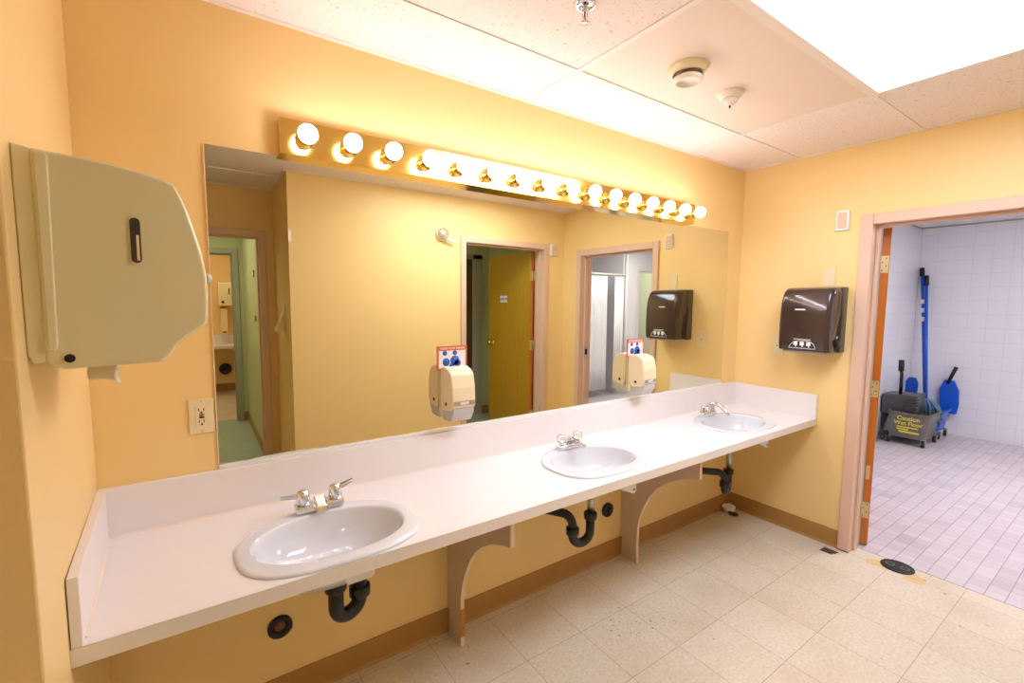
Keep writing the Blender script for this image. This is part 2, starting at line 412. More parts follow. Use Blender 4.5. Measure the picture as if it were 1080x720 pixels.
# ------------------------------------------------------------------ corridors and the washroom behind the camera (seen in the mirror)
struct(MB().box(.755, XE, YN-.12, -4.73, 0, H+.03), 'wall_corridor_right', m_green)
struct(MB().box(-1.1, -1.0, YN-.12, -4.73, 0, H+.03), 'wall_corridor_left', m_green)
mb = MB().box(-1.0, -.23, -4.73, -4.85, 0, H+.03).box(.68, XE+.1, -4.73, -4.85, 0, H+.03).box(-.23, .68, -4.73, -4.85, 2.08, H+.03)
struct(mb, 'wall_corridor_end', m_green)
struct(MB().box(-1.1, XE+.1, YN-.12, -4.73, H, H+.03), 'ceiling_corridor', m_white_wall)
struct(MB().box(.749, .755, YN-.15, -4.73, 0, HB).box(.7, .755, -4.724, -4.73, 0, HB), 'baseboard_corridor', m_base)
mb = MB().box(-1.0, -.9, -4.85, -7.1, 0, H).box(1.3, 1.4, -4.85, -7.1, 0, H).box(-1.0, 1.4, -7.0, -7.1, 0, H)
struct(mb, 'wall_washroom', m_wall)
struct(MB().box(-1.0, 1.4, -4.85, -7.1, H, H+.03), 'ceiling_washroom', m_ceil)
struct(MB().box(-.9, 1.3, -6.994, -7.0, 0, .13), 'baseboard_washroom', m_base)
# second corridor behind the wooden door
Y2 = -3.44
struct(MB().box(XE+.1, W+.12, Y2, Y2-.1, 0, H+.03), 'wall_hallway', m_green)
struct(MB().box(XE+.1, XE+.15, YF-.12, Y2, 0, H+.03), 'wall_hallway_left', m_green)
struct(MB().box(W, W+.12, YF-.12, Y2, 0, H+.03), 'wall_hallway_right', m_green)
struct(MB().box(XE+.15, W, YF-.12, YF-.125, 0, H).box(EX0-.03, EX1+.03, YF-.12, YF-.126, 0, .001) if False else MB().box(XE+.1, W+.12, YF-.12, Y2-.1, H, H+.03), 'ceiling_hallway', m_white_wall)
struct(MB().box(3.39, W, Y2+.006, Y2, 0, HB).box(W-.006, W, YF-.2, Y2, 0, HB), 'baseboard_hallway', m_base)

# ------------------------------------------------------------------ door frames and doors
def hollow_frame(name, axis, lo, hi, z, face, depth, m, width=.06, side=1, sweep=None):
    """door frame around an opening lo..hi on the wall axis (0: wall runs along x, 1: along y); face..depth = range across the wall"""
    mb = MB()
    def bx(a0, a1, z0, z1, f=face, d=depth):
        if axis == 0: mb.box(a0, a1, f, d, z0, z1)
        else: mb.box(f, d, a0, a1, z0, z1)
    lo, hi = min(lo, hi), max(lo, hi)
    bx(lo-width, lo, 0, z+width); bx(hi, hi+width, 0, z+width); bx(lo, hi, z, z+width)
    # door stop
    mid = (face+depth)/2; t = .02*(1 if depth > face else -1)
    bx(lo, lo+.014, 0, z, mid-t, mid+t); bx(hi-.014, hi, 0, z, mid-t, mid+t); bx(lo+.014, hi-.014, z-.014, z, mid-t, mid+t)
    return mb
d1 = thing('door_1', None, None, (W+.06, -1.2, 0), kind='structure')
part(hollow_frame('f', 1, DY0, DY1, DZ, W-.02, W+.142, m_trim), 'door_frame', m_trim, d1, bevel=.004)
part(MB().box(W-.021, W+.143, DY0+.0005, DY0+.0605, 0, .006).box(W-.021, W+.143, DY1-.0005, DY1-.0605, 0, .006), 'frame_foot', m_blackm, d1)
def leaf(parent, hinge, ang, width, zt, thick, side, face_m, edge_m, hinge_zs, knobz=1.02, knob_m=None, extra=None, knobw=.07):
    """door leaf in local coordinates: hinge edge at origin, leaf along local +x, thickness along local y*side"""
    M = Matrix.Translation(Vector(hinge)-Vector(parent['_o'])) @ Matrix.Rotation(ang, 4, 'Z')
    mb = MB().box(0, width, 0, thick*side, .012, zt)
    for i, f in enumerate(mb.f):   # end faces get the edge material
        c = [sum(mb.v[k][a] for k in f)/4 for a in range(3)]
        if c[0] < 1e-4 or c[0] > width-1e-4: mb.mi[i] = 1
    lf = mb.build('door_leaf', [face_m, edge_m], None, .0015, 1); lf.parent = parent; lf.matrix_local = M
    for hz in hinge_zs:
        hb = MB().box(-.002, .0, .004*side, (thick-.004)*side, hz-.05, hz+.05)
        hb.tube([(-.006, -.004*side, hz-.05), (-.006, -.004*side, hz+.05)], .006, 10)
        hb.box(-.04, -.003, -.003*side, .0*side, hz-.05, hz+.05)
        for k in range(4): hb.lathe([(.0035, 0), (.0035, .0012)], (-.002, (.012+.018*(k % 2))*side, hz-.036+.024*k), (-1, 0, 0), 8, mi=1)
        h = hb.build('hinge', [m_hinge, m_blackm]); h.parent = lf
    if knob_m:
        for sd in (1, -1):
            yb = 0 if sd*side < 0 else thick*side
            kb = MB().lathe([(.03, 0), (.03, .004), (.012, .008), (.01, .03), (.022, .036), (.027, .05), (.02, .062), (.001, .064)], (width-knobw, yb, knobz), (0, sd, 0), 18)
            k = kb.build('door_knob', knob_m); k.parent = lf
    return lf
lf = leaf(d1, (W+.146, -.772, 0), math.radians(21), .86, 1.965, .046, -1, m_dooredge, m_dooredge, (1.752, 1.0, .235), 1.0, m_steel)
# small cream repair plate on the hinge edge
rp = MB().box(-.0015, 0, -.012, -.032, .43, .52).build('latch_plate', m_hinge, None, .004); rp.parent = lf
# grey strip paints the tiled room's cool light onto the jamb reveal
part(MB().box(W+.08, W+.142, DY0-.0005, DY0-.003, .006, DZ), 'jamb_light_strip', m_greyp, d1)
part(MB().box(W+.04, W+.1, DY1+.015, DY1+.0138, .94, 1.06).box(W+.055, W+.085, DY1+.0165, DY1+.0148, .97, 1.03, 1), 'strike_plate', [m_steel, m_blackm], d1)

d2 = thing('door_2', None, None, (2.77, YF-.06, 0), kind='structure')
part(hollow_frame('f', 0, EX0, EX1, EZ, YF+.02, YF-.142, m_trim, .052), 'door_frame', m_trim, d2, bevel=.004)
lf2 = leaf(d2, (EX1-.01, YF-.148, 0), math.radians(-93), .75, 2.03, .045, -1, m_door, m_dooredge, (1.78, 1.05, .3), 1.03, m_brass)
# small sign on the leaf (blue lettering on white), faces the washroom side
part_s = MB().box(.40, .53, -.047, -.0455, 1.50, 1.575).build('door_sign', m_white); part_s.parent = lf2
t = text_mesh('WOMEN', .036, face_mtx((.465, -.0475, 1.537), (1, 0, 0), (0, 0, 1)), 'lettering', m_blue); 
tm = t.data; t.parent = part_s

d3 = thing('door_3', None, None, (.28, YN-.06, 0), kind='structure')
part(hollow_frame('f', 0, NX0, NX1, NZ, YN+.02, YN-.142, m_trim, .055), 'door_frame', m_trim, d3, bevel=.004)
part(MB().box(NX1-.0005, NX1-.003, YN-.03, YN-.08, .95, 1.03), 'strike_plate', m_steel, d3)
d4 = thing('door_4', None, None, (.2, -4.79, 0), kind='structure')
part(hollow_frame('f', 0, -.2, .645, 2.05, -4.71, -4.87, m_trimg, .065), 'door_frame', m_trimg, d4, bevel=.004)
d6 = thing('door_6', None, None, (2.8, Y2, 0), kind='structure')
part(MB().box(2.3, 2.36, Y2+.03, Y2-.02, 0, 2.11).box(3.235, 3.375, Y2+.03, Y2-.02, 0, 2.11).box(2.3, 3.375, Y2+.03, Y2-.02, 2.05, 2.11), 'door_frame', m_trimg, d6, bevel=.004)
part(MB().box(2.36, 3.235, Y2+.012, Y2-.02, .01, 2.05), 'door_leaf', m_darkdoor, d6)

# ------------------------------------------------------------------ ceiling lights
cl = thing('ceiling_light', 'large lit fluorescent panel in the ceiling, two by four feet with flat white diffuser', 'ceiling light', ((LX0+LX1)/2, (LY0+LY1)/2, H))
part(MB().box(LX0+.02, LX1-.02, LY0-.02, LY1+.02, H+.003, H+.012), 'diffuser', m_panel, cl)
fr = MB(); q = .012
for a in ((LX0+q, LX1-q, LY0-q, LY0-q-.018), (LX0+q, LX1-q, LY1+q, LY1+q+.018), (LX0+q, LX0+q+.018, LY0-q-.018, LY1+q+.018), (LX1-q-.018, LX1-q, LY0-q-.018, LY1+q+.018)): fr.box(*a, H-.004, H+.01)
part(fr, 'frame', m_gridm, cl, bevel=.001)
def roomlight(x, y, sx, sy, m, label):
    t = thing('ceiling_light', label, 'ceiling light', (x, y, H))
    part(MB().box(x-sx/2, x+sx/2, y-sy/2, y+sy/2, H-.02, H-.008), 'diffuser', m, t)
    part(MB().box(x-sx/2-.02, x+sx/2+.02, y-sy/2-.02, y+sy/2+.02, H-.008, H-.001), 'frame', m_white, t)
roomlight(5.2, -1.6, 1.2, .6, m_panel2, 'bright fluorescent fixture on the ceiling of the white tiled room')
roomlight(5.6, -2.75, 1.2, .3, m_panel2, 'added unseen fixture in the tiled room that brightens the shower curtain')  # made-up extra fixture, lifts the curtain's brightness
roomlight(.0, -3.7, .3, .9, m_panel3, 'added unseen ceiling fixture that lights the green corridor')  # made-up source out of view, fills the corridor with light
roomlight(1.7, -2.75, .6, .3, m_panel3, 'added unseen ceiling fixture that lights the hallway behind the wooden door')  # made-up source kept out of view, lights the hallway walls
roomlight(6.8, -3.85, .6, .3, m_panel3, 'added unseen ceiling fixture that brightens the olive alcove beyond the tiled room')  # made-up source, put in because the alcove was too dark
roomlight(.3, -6.0, .9, .4, m_panel4, 'added unseen warm ceiling fixture that lights the far washroom beyond the green corridor')  # made-up panel out of view, lights the far washroom

# ------------------------------------------------------------------ mirror
MX0, MX1, MZ0, MZ1 = .31, 3.317, .952, 2.003
mi = thing('wall_mirror', 'very wide frameless wall mirror above the white counter', 'mirror', (1.8, 0, .94))
part(MB().box(MX0, MX1, -.006, -.0005, MZ0, MZ1), 'glass', m_mirror, mi)
part(MB().box(MX0, MX1, -.009, -.0005, .9405, .9525), 'bottom_channel', m_white, mi)
part(MB().box(MX0-.003, MX0, -.0065, -.0005, MZ0, MZ1), 'edge_strip', m_supedge, mi)

# ------------------------------------------------------------------ vanity light bar with 16 globes
VX0, VX1 = .522, 2.853
vl = thing('vanity_light', 'long polished brass light bar with sixteen round globe bulbs above the mirror', 'light', (1.68, 0, 2.06))
part(MB().box(VX0, VX1, -.05, -.0005, 2.003, 2.122), 'backplate', m_brass, vl, bevel=.002)
for i in range(16):
    bx = .598+.14725*i
    k = part(MB().lathe([(.030, 0), (.030, .004), (.021, .006), (.020, .035), (.023, .040), (.017, .042)], (bx, -.05, 2.057), (0, -1, 0), 20), 'socket', m_brass, vl)
    g = MB(); R = .031
    prof = [(.013, 0), (.0145, .008)]+[(R*math.sin(t), .008+R*.93+.0-R*math.cos(t)*1.0) for t in [math.radians(30+150*k/12) for k in range(13)]]
    part(g.lathe(prof, (bx, -.080, 2.060), (0, -1, 0), 24), 'bulb', m_bulb, vl)

# ------------------------------------------------------------------ counter with splashes
ZC = .7865; ZS = .9393; D = .553; TH = .041
SINKS = [(.588, -.350), (1.755, -.312), (2.935, -.312)]
ct = thing('countertop', 'long white laminate vanity counter with three sinks set in it', 'countertop', (1.75, -.28, .745))
al = -.0405
def oval(cx, cy, a, b, n, e=2.25, egg=0, ef=None):
    r = []
    for k in range(n):
        t = 2*PI*k/n; c, s_ = math.cos(t), math.sin(t)
        w_ = max(0, min(1, .5-s_*1.5)); ee = e+((ef or e)-e)*w_   # front half (toward -y) may be squarer
        rr = (abs(c)**ee+abs(s_)**ee)**(-1/ee); r.append((cx+c*rr*a*(1-egg*s_), cy+s_*rr*b))
    return r
# top surface with three holes: build by grid fan between rectangles and holes
mbc = MB(); N = 48
cells = [0, 1.17, 2.345, W-.004]
for k, (sx, sy) in enumerate(SINKS):
    x0, x1 = cells[k], cells[k+1]
    hole = oval(sx, sy-.006, .229, .162, N)
    outer = []
    for (hx, hy) in hole:
        dx, dy = hx-sx, hy-sy
        tx = ((x1-sx)/dx if dx > 0 else (x0-sx)/dx) if abs(dx) > 1e-6 else 1e9
        ty = ((-.0005-sy)/dy if dy > 0 else (-D-sy)/dy) if abs(dy) > 1e-6 else 1e9
        t_ = min(tx, ty); outer.append([sx+dx*t_, sy+dy*t_])
    for cxn, cyn in ((x0, -.0005), (x1, -.0005), (x0, -D), (x1, -D)):   # snap nearest to the corners
        j = min(range(N), key=lambda i: (outer[i][0]-cxn)**2+(outer[i][1]-cyn)**2); outer[j] = [cxn, cyn]
    for zz, flip in ((ZC, False), (ZC-.03, True)):
        mbc.ring_surface([[(a, b, zz) for a, b in hole], [(a, b, zz) for a, b in outer]], True, smooth=False)
    mbc.ring_surface([[(a, b, ZC) for a, b in hole], [(a, b, ZC-.03) for a, b in hole]], True, smooth=False)
mbc.v = [(x-al*0+(al*y if x < 1e-5 else 0), y, z) for x, y, z in mbc.v]
mbc.box(W-.0041, W-.004, -.0005, -D, ZC-.03, ZC)
part(mbc, 'worktop', m_lam, ct)
part(MB().hexa([(al*-D, -D-.0005, ZC-TH), (W-.001, -D-.0005, ZC-TH), (W-.001, -D+.018, ZC-TH), (al*-(D-.018), -D+.018, ZC-TH)], [(al*-D, -D-.0005, ZC-.0008), (W-.001, -D-.0005, ZC-.0008), (W-.001, -D+.018, ZC-.0008), (al*-(D-.018), -D+.018, ZC-.0008)]), 'front_edge', m_lamedge, ct, bevel=.0006)
part(MB().box(.002, W-.001, -.0008, -.019, ZC, ZS), 'back_splash', m_lam, ct, bevel=.0012)
part(MB().hexa([(.001, -.019, ZC), (.021, -.019, ZC), (.021-al*D, -D, ZC), (.002-al*D, -D, ZC)], [(.001, -.019, ZS), (.021, -.019, ZS), (.021-al*D, -D, ZS), (.002-al*D, -D, ZS)]), 'side_splash', m_lam, ct, bevel=.0012)
part(MB().box(W-.020, W-.001, -.019, -D+.002, ZC, ZS), 'side_splash', m_lam, ct, bevel=.0012)
part(MB().prism([(-.019, ZC), (-.0245, ZC), (-.019, ZC+.0045)], 0, .021, W-.02).hexa([(.021, -.02, ZC), (.026, -.02, ZC), (.026-al*(D-.03), -D+.03, ZC), (.021-al*(D-.03), -D+.03, ZC)], [(.021, -.02, ZC+.004), (.0212, -.02, ZC+.004), (.0212-al*(D-.03), -D+.03, ZC+.004), (.021-al*(D-.03), -D+.03, ZC+.004)]), 'caulk_line', m_caulk, ct)

# ------------------------------------------------------------------ sinks
def sink(cx, cy, label):
    t = thing('sink', label, 'sink', (cx, cy, ZC), 'oval drop-in sinks in the counter')
    N = 64; rings = []; z = ZC+.0006
    a, b = .262, .201
    for s_, dz in ((1, 0), (1.0, .004), (.99, .0075), (.97, .0095), (.94, .0095)):
        rings.append([(x, y, z+dz) for x, y in oval(cx, cy, a*s_, b*(1-(1-s_)*1.25), N, 1.95, .0, 2.85)])
    bc = cy-.006; ba, bb_ = .220, .149
    for s_, dz in ((1.035, .0090), (1.012, .0080), (.995, .0050), (.98, -.002), (.955, -.018), (.91, -.045), (.82, -.078), (.66, -.103), (.42, -.115), (.16, -.120), (.095, -.122)):
        rings.append([(x, y, z+dz) for x, y in oval(cx, bc, ba*s_, bb_*s_, N, 2.1, .0, 2.3)])
    bowl = MB().ring_surface(rings, True)
    under = []
    for s_, dz in ((.99, 0.0), (1.04, -.02), (1.0, -.05), (.92, -.08), (.76, -.11), (.5, -.125), (.2, -.132), (.095, -.134)):
        under.append([(x, y, z+dz) for x, y in oval(cx, bc, ba*s_, bb_*s_, N, 2.1, .0, 2.3)])
    bowl.ring_surface(under, True)
    bowl.ring_surface([rings[-1], under[-1]], True)
    part(bowl, 'basin', m_porc, t)
    part(MB().lathe([(.021, 0), (.021, .002), (.016, .003), (.014, -.004), (.001, -.004)], (cx, bc, z-.1215), n=24), 'drain', m_chrome, t)
    for dx, dy in ((-.09, -.178), (.12, -.165)): part(MB().box(cx+dx-.012, cx+dx+.012, cy+dy-.008, cy+dy+.008, ZC-.048, ZC-.03).tube([(cx+dx, cy+dy, ZC-.04), (cx+dx, cy+dy, ZC-.062)], .004, 8), 'mounting_clip', m_steel, t)
    return t
s1 = sink(*SINKS[0], 'white oval sink nearest the camera, under the beige dispenser side, with two lever handles')
s1['label'] = 'white oval sink at the left end of the counter, largest in view'
sink(*SINKS[1], 'white oval sink in the middle of the counter, with clear knob faucet')
sink(*SINKS[2], 'white oval sink at the right end of the counter, by the right wall')

# ------------------------------------------------------------------ faucets
def base_body(cx, cy, z, L=.078, wd=.026, h=.018):
    pts = oval(cx, cy, L, wd, 32, 3.2)
    pts2 = oval(cx, cy, L*.95, wd*.86, 32, 3.2)
    return MB().ring_surface([[(x, y, z) for x, y in pts], [(x, y, z+h*.7) for x, y in pts], [(x, y, z+h) for x, y in pts2]], True, True, True)
def rbox(mb, M, sx0, sx1, sy, sz, taper=1):
    """tapered bar along local x"""
    a = [(sx0, -sy, -sz), (sx1, -sy*taper, -sz*taper), (sx1, sy*taper, -sz*taper), (sx0, sy, -sz)]
    b = [(sx0, -sy, sz), (sx1, -sy*taper, sz*taper), (sx1, sy*taper, sz*taper), (sx0, sy, sz)]
    return mb.hexa([M @ Vector(p) for p in a], [M @ Vector(p) for p in b])
zf = ZC+.013
# faucet 1: two conical handles with flat levers
fx, fy = .588, -.178
f1 = thing('faucet', 'chrome two-handle faucet with blunt knobs and flat levers, on the left sink', 'faucet', (fx, fy, zf))
part(MB().box(fx-.078, fx+.078, fy-.024, fy+.022, zf, zf+.026), 'base', m_chrome, f1, bevel=.006)
part(MB().hexa([(fx-.024, fy-.046, zf+.003), (fx+.024, fy-.046, zf+.003), (fx+.02, fy-.01, zf+.003), (fx-.02, fy-.01, zf+.003)], [(fx-.018, fy-.042, zf+.022), (fx+.018, fy-.042, zf+.022), (fx+.02, fy+.01, zf+.048), (fx-.02, fy+.01, zf+.048)]), 'spout', m_chrome, f1, bevel=.006)
for sgn, ang, lift in ((-1, math.radians(178), 4), (1, math.radians(8), 14)):
    hx = fx+sgn*.052
    hnd = part(MB().lathe([(.021, .026), (.021, .031), (.0235, .033), (.0215, .058), (.0185, .070), (.012, .074), (.001, .0745)], (hx, fy, zf), n=28), 'handle', m_chrome, f1)
    M = Matrix.Translation((hx, fy, zf+.056)) @ Matrix.Rotation(ang, 4, 'Z') @ Matrix.Rotation(-math.radians(lift), 4, 'Y')
    part(rbox(MB(), M, .008, .068, .0095, .0075, .7), 'lever', m_chrome, hnd, bevel=.002, sub=True)
# faucet 2: clear acrylic knobs
fx, fy = 1.757, -.150
f2 = thing('faucet', 'chrome faucet with short flat spout and two clear plastic knobs, on the middle sink', 'faucet', (fx, fy, zf))
part(base_body(fx, fy, zf, .08, .028, .02), 'base', m_chrome, f2)
part(MB().tube([(fx, fy+.005, zf+.015), (fx, fy-.005, zf+.038), (fx, fy-.04, zf+.048), (fx, fy-.08, zf+.046), (fx, fy-.1, zf+.035), (fx, fy-.102, zf+.024)], [.02, .019, .016, .0135, .012, .0105], 16), 'spout', m_chrome, f2)
for sgn in (-1, 1):
    hx = fx+sgn*.052; pr = []
    n = 10; rings = []
    for r_, h_ in ((.010, .018), (.010, .032), (.021, .036), (.024, .05), (.022, .064), (.014, .068)):
        rings.append([(hx+r_*(1+.07*(k % 2))*math.cos(2*PI*k/(2*n)), fy+r_*(1+.07*(k % 2))*math.sin(2*PI*k/(2*n)), zf+h_) for k in range(2*n)])
    k_ = part(MB().ring_surface(rings, True, True, True, smooth=False), 'handle', m_acryl, f2, label='clear acrylic knob')
    part(MB().lathe([(.006, .018), (.006, .045)], (hx, fy, zf), n=12), 'stem', m_chrome, f2)
# faucet 3: arched spout, small levers
fx, fy = 2.93, -.150
f3 = thing('faucet', 'chrome faucet with high arched spout and small winged levers, on the right sink', 'faucet', (fx, fy, zf))
part(base_body(fx, fy, zf, .08, .028, .022), 'base', m_chrome, f3)
pts = [(fx, fy, zf+.015), (fx, fy+.003, zf+.05)]+[(fx, fy-.052+.055*math.cos(math.radians(a)), zf+.052+.03*math.sin(math.radians(a))) for a in range(0, 140, 15)]+[(fx, fy-.125, zf+.045), (fx, fy-.14, zf+.028)]
part(MB().tube(pts, [.018, .0145]+[.0125]*(len(pts)-4)+[.012, .011], 16), 'spout', m_chrome, f3)
for sgn in (-1, 1):
    hx = fx+sgn*.052
    hnd = part(MB().lathe([(.022, .018), (.018, .03), (.013, .046), (.015, .056), (.010, .066), (.001, .068)], (hx, fy, zf), n=24), 'handle', m_chrome, f3)
    M = Matrix.Translation((hx, fy, zf+.058)) @ Matrix.Rotation(math.radians(180 if sgn < 0 else 0), 4, 'Z') @ Matrix.Rotation(-math.radians(14), 4, 'Y')
    part(rbox(MB(), M, -.004, .052, .0075, .004, .7), 'lever', m_chrome, hnd, bevel=.002, sub=True)

# ------------------------------------------------------------------ traps and pipe caps under the counter
def arc3(c, u, v, r, a0, a1, n=10):
    c, u, v = Vector(c), Vector(u).normalized(), Vector(v)
    return [c+u*r*math.cos(math.radians(a0+(a1-a0)*k/n))+v*r*math.sin(math.radians(a0+(a1-a0)*k/n)) for k in range(n+1)]
def trap(tail, du, zbend, arm_end, label, r=.021, gap=.048, armz=.55, metal_tail=True):
    tx, ty = tail; t = thing('sink_trap', label, 'drain pipe', (tx, ty, zbend-gap), 'black drain traps under the sinks')
    u = Vector((du[0], du[1], 0)).normalized(); V = Vector((0, 0, 1))
    zt = .650
    c = Vector((tx, ty, zbend))+u*gap
    top = zbend+.085
    if metal_tail:
        part(MB().tube([(tx, ty, zt), (tx, ty, top-.005)], .0165, 16), 'tailpiece', m_steel, t)
    else:
        part(MB().tube([(tx, ty, zt), (tx, ty, top-.005)], .019, 16), 'tailpiece', m_black, t)
    part(MB().lathe([(.034, 0), (.034, .012), (.022, .018)], (tx, ty, .632), n=20), 'drain_flange', m_blackm, t)
    b = MB().tube([Vector((tx, ty, top)), Vector((tx, ty, zbend))]+arc3(c, -u, -V, gap, 0, 180)[1:]+[c+u*gap+V*.02], r, 16)
    b.lathe([(r+.008, 0), (r+.010, .004), (r+.010, .03), (r+.004, .034)], (tx, ty, top-.028), n=16)
    e = c+u*gap; b.lathe([(r+.004, 0), (r+.010, .004), (r+.010, .034), (r+.005, .038)], tuple(e+V*.0), n=16)
    part(b, 'bend', m_black, t)
    st = e+V*.02; ae = Vector(arm_end); d = (Vector((ae.x, ae.y, st.z+.05))-st); mid = Vector((e.x, e.y, armz))
    dirn = (ae-mid).normalized()
    pts = [st, e+V*(armz-zbend-.045)] + [mid-V*.045*(1-k/4)**2+dirn*.05*(k/4)**1.5 for k in range(1, 5)]+[ae]
    part(MB().tube(pts, r*.98, 16), 'arm', m_black, t)
    part(MB().lathe([(.04, 0), (.036, .006), (.024, .010)], tuple(ae), tuple(-dirn), n=24), 'wall_flange', m_blackm, t)
    return t
trap((.592, -.362), (1, .25), .545, (.87, -.002, .64), 'black plastic trap under the left sink, wide U in front of bare wall', gap=.041, armz=.625, r=.0235, metal_tail=False)
trap((1.762, -.300), (-1, .15), .435, (1.42, -.002, .56), 'black plastic trap under the middle sink, between the two supports', gap=.05, armz=.53)
trap((2.945, -.300), (-1, -.3), .40, (2.52, -.002, .50), 'black plastic trap under the right sink beside the far support', gap=.04, armz=.49)
# white plastic bracket under sink one
solo(MB().prism([(.588, .745), (.675, .745), (.675, .70), (.665, .690), (.598, .690), (.588, .70)], 1, -.50, -.49), 'mounting_bracket', m_white, 'white plastic bracket under the front rim of the left sink', 'bracket', bevel=.004)
for x_, lab_ in ((1.845, 'white plastic bracket under the middle sink beside the far support'), (3.03, 'white plastic bracket under the right end sink')):
    bt_ = thing('mounting_bracket', lab_, 'bracket', (x_, -.47, .65))
    part(MB().prism([(x_-.075, .745), (x_+.025, .745), (x_+.027, .685)]+[(x_+.009+.018*math.cos(math.radians(a)), .672+.018*math.sin(math.radians(a))) for a in range(10, -100, -20)]+[(x_-.02, .668), (x_-.075, .69)], 1, -.475, -.465), 'plate', m_white, bt_, bevel=.003)
    part(MB().lathe([(.0045, 0), (.0045, .003), (.001, .004)], (x_+.010, -.475, .674), (0, -1, 0), 12), 'screw', m_blackm, bt_)
for (x, lab) in ((.473, 'black round pipe cap on the wall beneath the left sink'), (2.194, 'black round pipe cap on the wall left of the far support')):
    z = .306; t = thing('pipe_cap', lab, 'pipe cap', (x, 0, z))
    part(MB().lathe([(.042, .0005), (.042, .012), (.036, .016), (.026, .016), (.025, .006)], (x, 0, z), (0, -1, 0), n=28), 'ring', m_black, t)
    part(MB().lathe([(.025, .004), (.02, .010), (.001, .011)], (x, 0, z), (0, -1, 0), n=24), 'plug', m_darkdoor if x < 1 else m_blackm, t)

# ------------------------------------------------------------------ arched supports
def support(x, label):
    t = thing('counter_support', label, 'counter support', (x, -.06, 0), 'arched panel supports under the counter')
    arch = [(-.13, 0), (-.125, .12)]
    for a in range(0, 91, 9):      # quarter-ellipse from the leg up to the tip
        th_ = math.radians(a); arch.append((-.13-.36*(1-math.cos(th_))*1.0, .20+.41*math.sin(th_)))
    poly = [(-.001, 0)]+arch[:2]+arch[2:]+[(-.505, .632), (-.505, .744), (-.001, .744)]
    # curve shape
    poly = [(-.0165, 0), (-.13, 0), (-.124, .10), (-.126, .20), (-.140, .28), (-.165, .36), (-.20, .43), (-.245, .495), (-.30, .545), (-.355, .572), (-.41, .585), (-.46, .583), (-.487, .578), (-.487, .555), (-.505, .555), (-.505, .744), (-.001, .744), (-.001, .112), (-.0165, .112)]
    poly = [(y, z if not (y == -.487 and z == .555) else .60) for y, z in poly]
    poly = [(-.0165, 0), (-.13, 0), (-.124, .10), (-.127, .22), (-.142, .29), (-.168, .36), (-.205, .43), (-.25, .49), (-.305, .54), (-.365, .578), (-.42, .603), (-.46, .618), (-.505, .630)] + [(-.505, .744), (-.001, .744), (-.001, .112), (-.0165, .112)]
    part(MB().prism(poly, 0, x-.009, x+.009), 'panel', m_support, t)
    # edge banding along the arch
    e = MB(); pl = poly[1:14]
    outer = [(x-.0092, y, z) for y, z in pl]; 
    def off(i):
        a = Vector(pl[max(i-1, 0)]); b = Vector(pl[min(i+1, len(pl)-1)]); d = (b-a).normalized(); n_ = Vector((-d.y, d.x))
        if n_.x > 0: n_ = -n_
        return n_
    rows = []
    for i, (y, z) in enumerate(pl):
        n_ = off(i); rows.append([(x-.0092, y, z), (x+.0092, y, z), (x+.0092, y+n_.x*.0012, z+n_.y*.0012), (x-.0092, y+n_.x*.0012, z+n_.y*.0012)])
    e.ring_surface(rows, True, True, True, smooth=False)
    part(e, 'edge_banding', m_supedge, t)
    return t
sp1 = support(1.17, 'arched beige panel support between the left and middle sinks, its edge chipped near the floor')
part(MB().box(1.17-.0094, 1.17+.0094, -.1285, -.1325, .045, .17), 'chipped_edge', m_wood_raw, sp1)
support(2.322, 'arched beige panel support between the middle and right sinks')

# ------------------------------------------------------------------ soap dispensers and hand-washing plaques on the mirror
def soap(x, z, label, plabel):
    t = thing('soap_dispenser', label, 'soap dispenser', (x, -.006, z), 'cream soap dispensers on the mirror')
    w2 = .055; yb = -.0062
    part(MB().box(x-w2+.004, x+w2-.004, yb, yb-.016, z+.01, z+.225), 'back_plate', m_ivory2, t, bevel=.002)
    prof = [(yb-.016, z+.075), (yb-.016, z+.228), (yb-.05, z+.232), (yb-.085, z+.222), (yb-.105, z+.205), (yb-.118, z+.15), (yb-.122, z+.07), (yb-.10, z+.052), (yb-.03, z+.04)]
    part(MB().prism(prof, 0, x-w2, x+w2), 'cover', m_ivory2, t, bevel=.006, segs=3)
    part(MB().prism([(yb-.016, z+.0), (yb-.016, z+.046), (yb-.09, z+.054), (yb-.118, z+.064), (yb-.116, z+.04), (yb-.09, z+.002)], 0, x-w2+.006, x+w2-.006), 'push_bar', m_greyp, t, bevel=.003, label='pale grey push bar')
    part(MB().box(x-w2+.006, x+w2-.006, yb-.1215, yb-.124, z+.076, z+.094, 0).box(x-.02, x+.02, yb-.124, yb-.1246, z+.079, z+.091, 1), 'label_strip', [m_steel, m_white], t)
    for sd in (-1, 1): part(MB().lathe([(.008, 0), (.008, .0012)], (x+sd*w2, yb-.06, z+.075), (sd, 0, 0), 14), 'lock_hole', m_blackm, t)
    p = thing('hand_washing_sign', plabel, 'sign', (x, -.0062, z+.2), 'small signs on the mirror above the soap dispensers')
    a, b, c, d = x-.068, x+.078, z+.212, z+.316
    part(MB().box(a, b, yb, yb-.0025, c, d), 'border', m_orange, p)
    part(MB().box(a+.008, b-.008, yb-.0025, yb-.003, c+.007, d-.02), 'picture_panel', m_white, p)
    sp = MB()
    for (px, pz, r_, q_) in ((-.036, .070, .011, 1), (.012, .070, .011, 1), (-.03, .03, .018, 1.1), (.012, .036, .022, .95), (.026, .024, .016, 1), (-.002, .012, .013, .9)):
        sp.lathe([(r_, 0), (r_, .0006)], (x+.005+px, yb-.003, c+.014+pz-.01), (0, -1, 0), 12)
    part(sp, 'blue_pictogram', m_blue, p)
    text_mesh('WASH YOUR HANDS', .0125, face_mtx((x+.005, yb-.0028, d-.0105), (1, 0, 0), (0, 0, 1)), 'lettering', m_white, p, .0003)
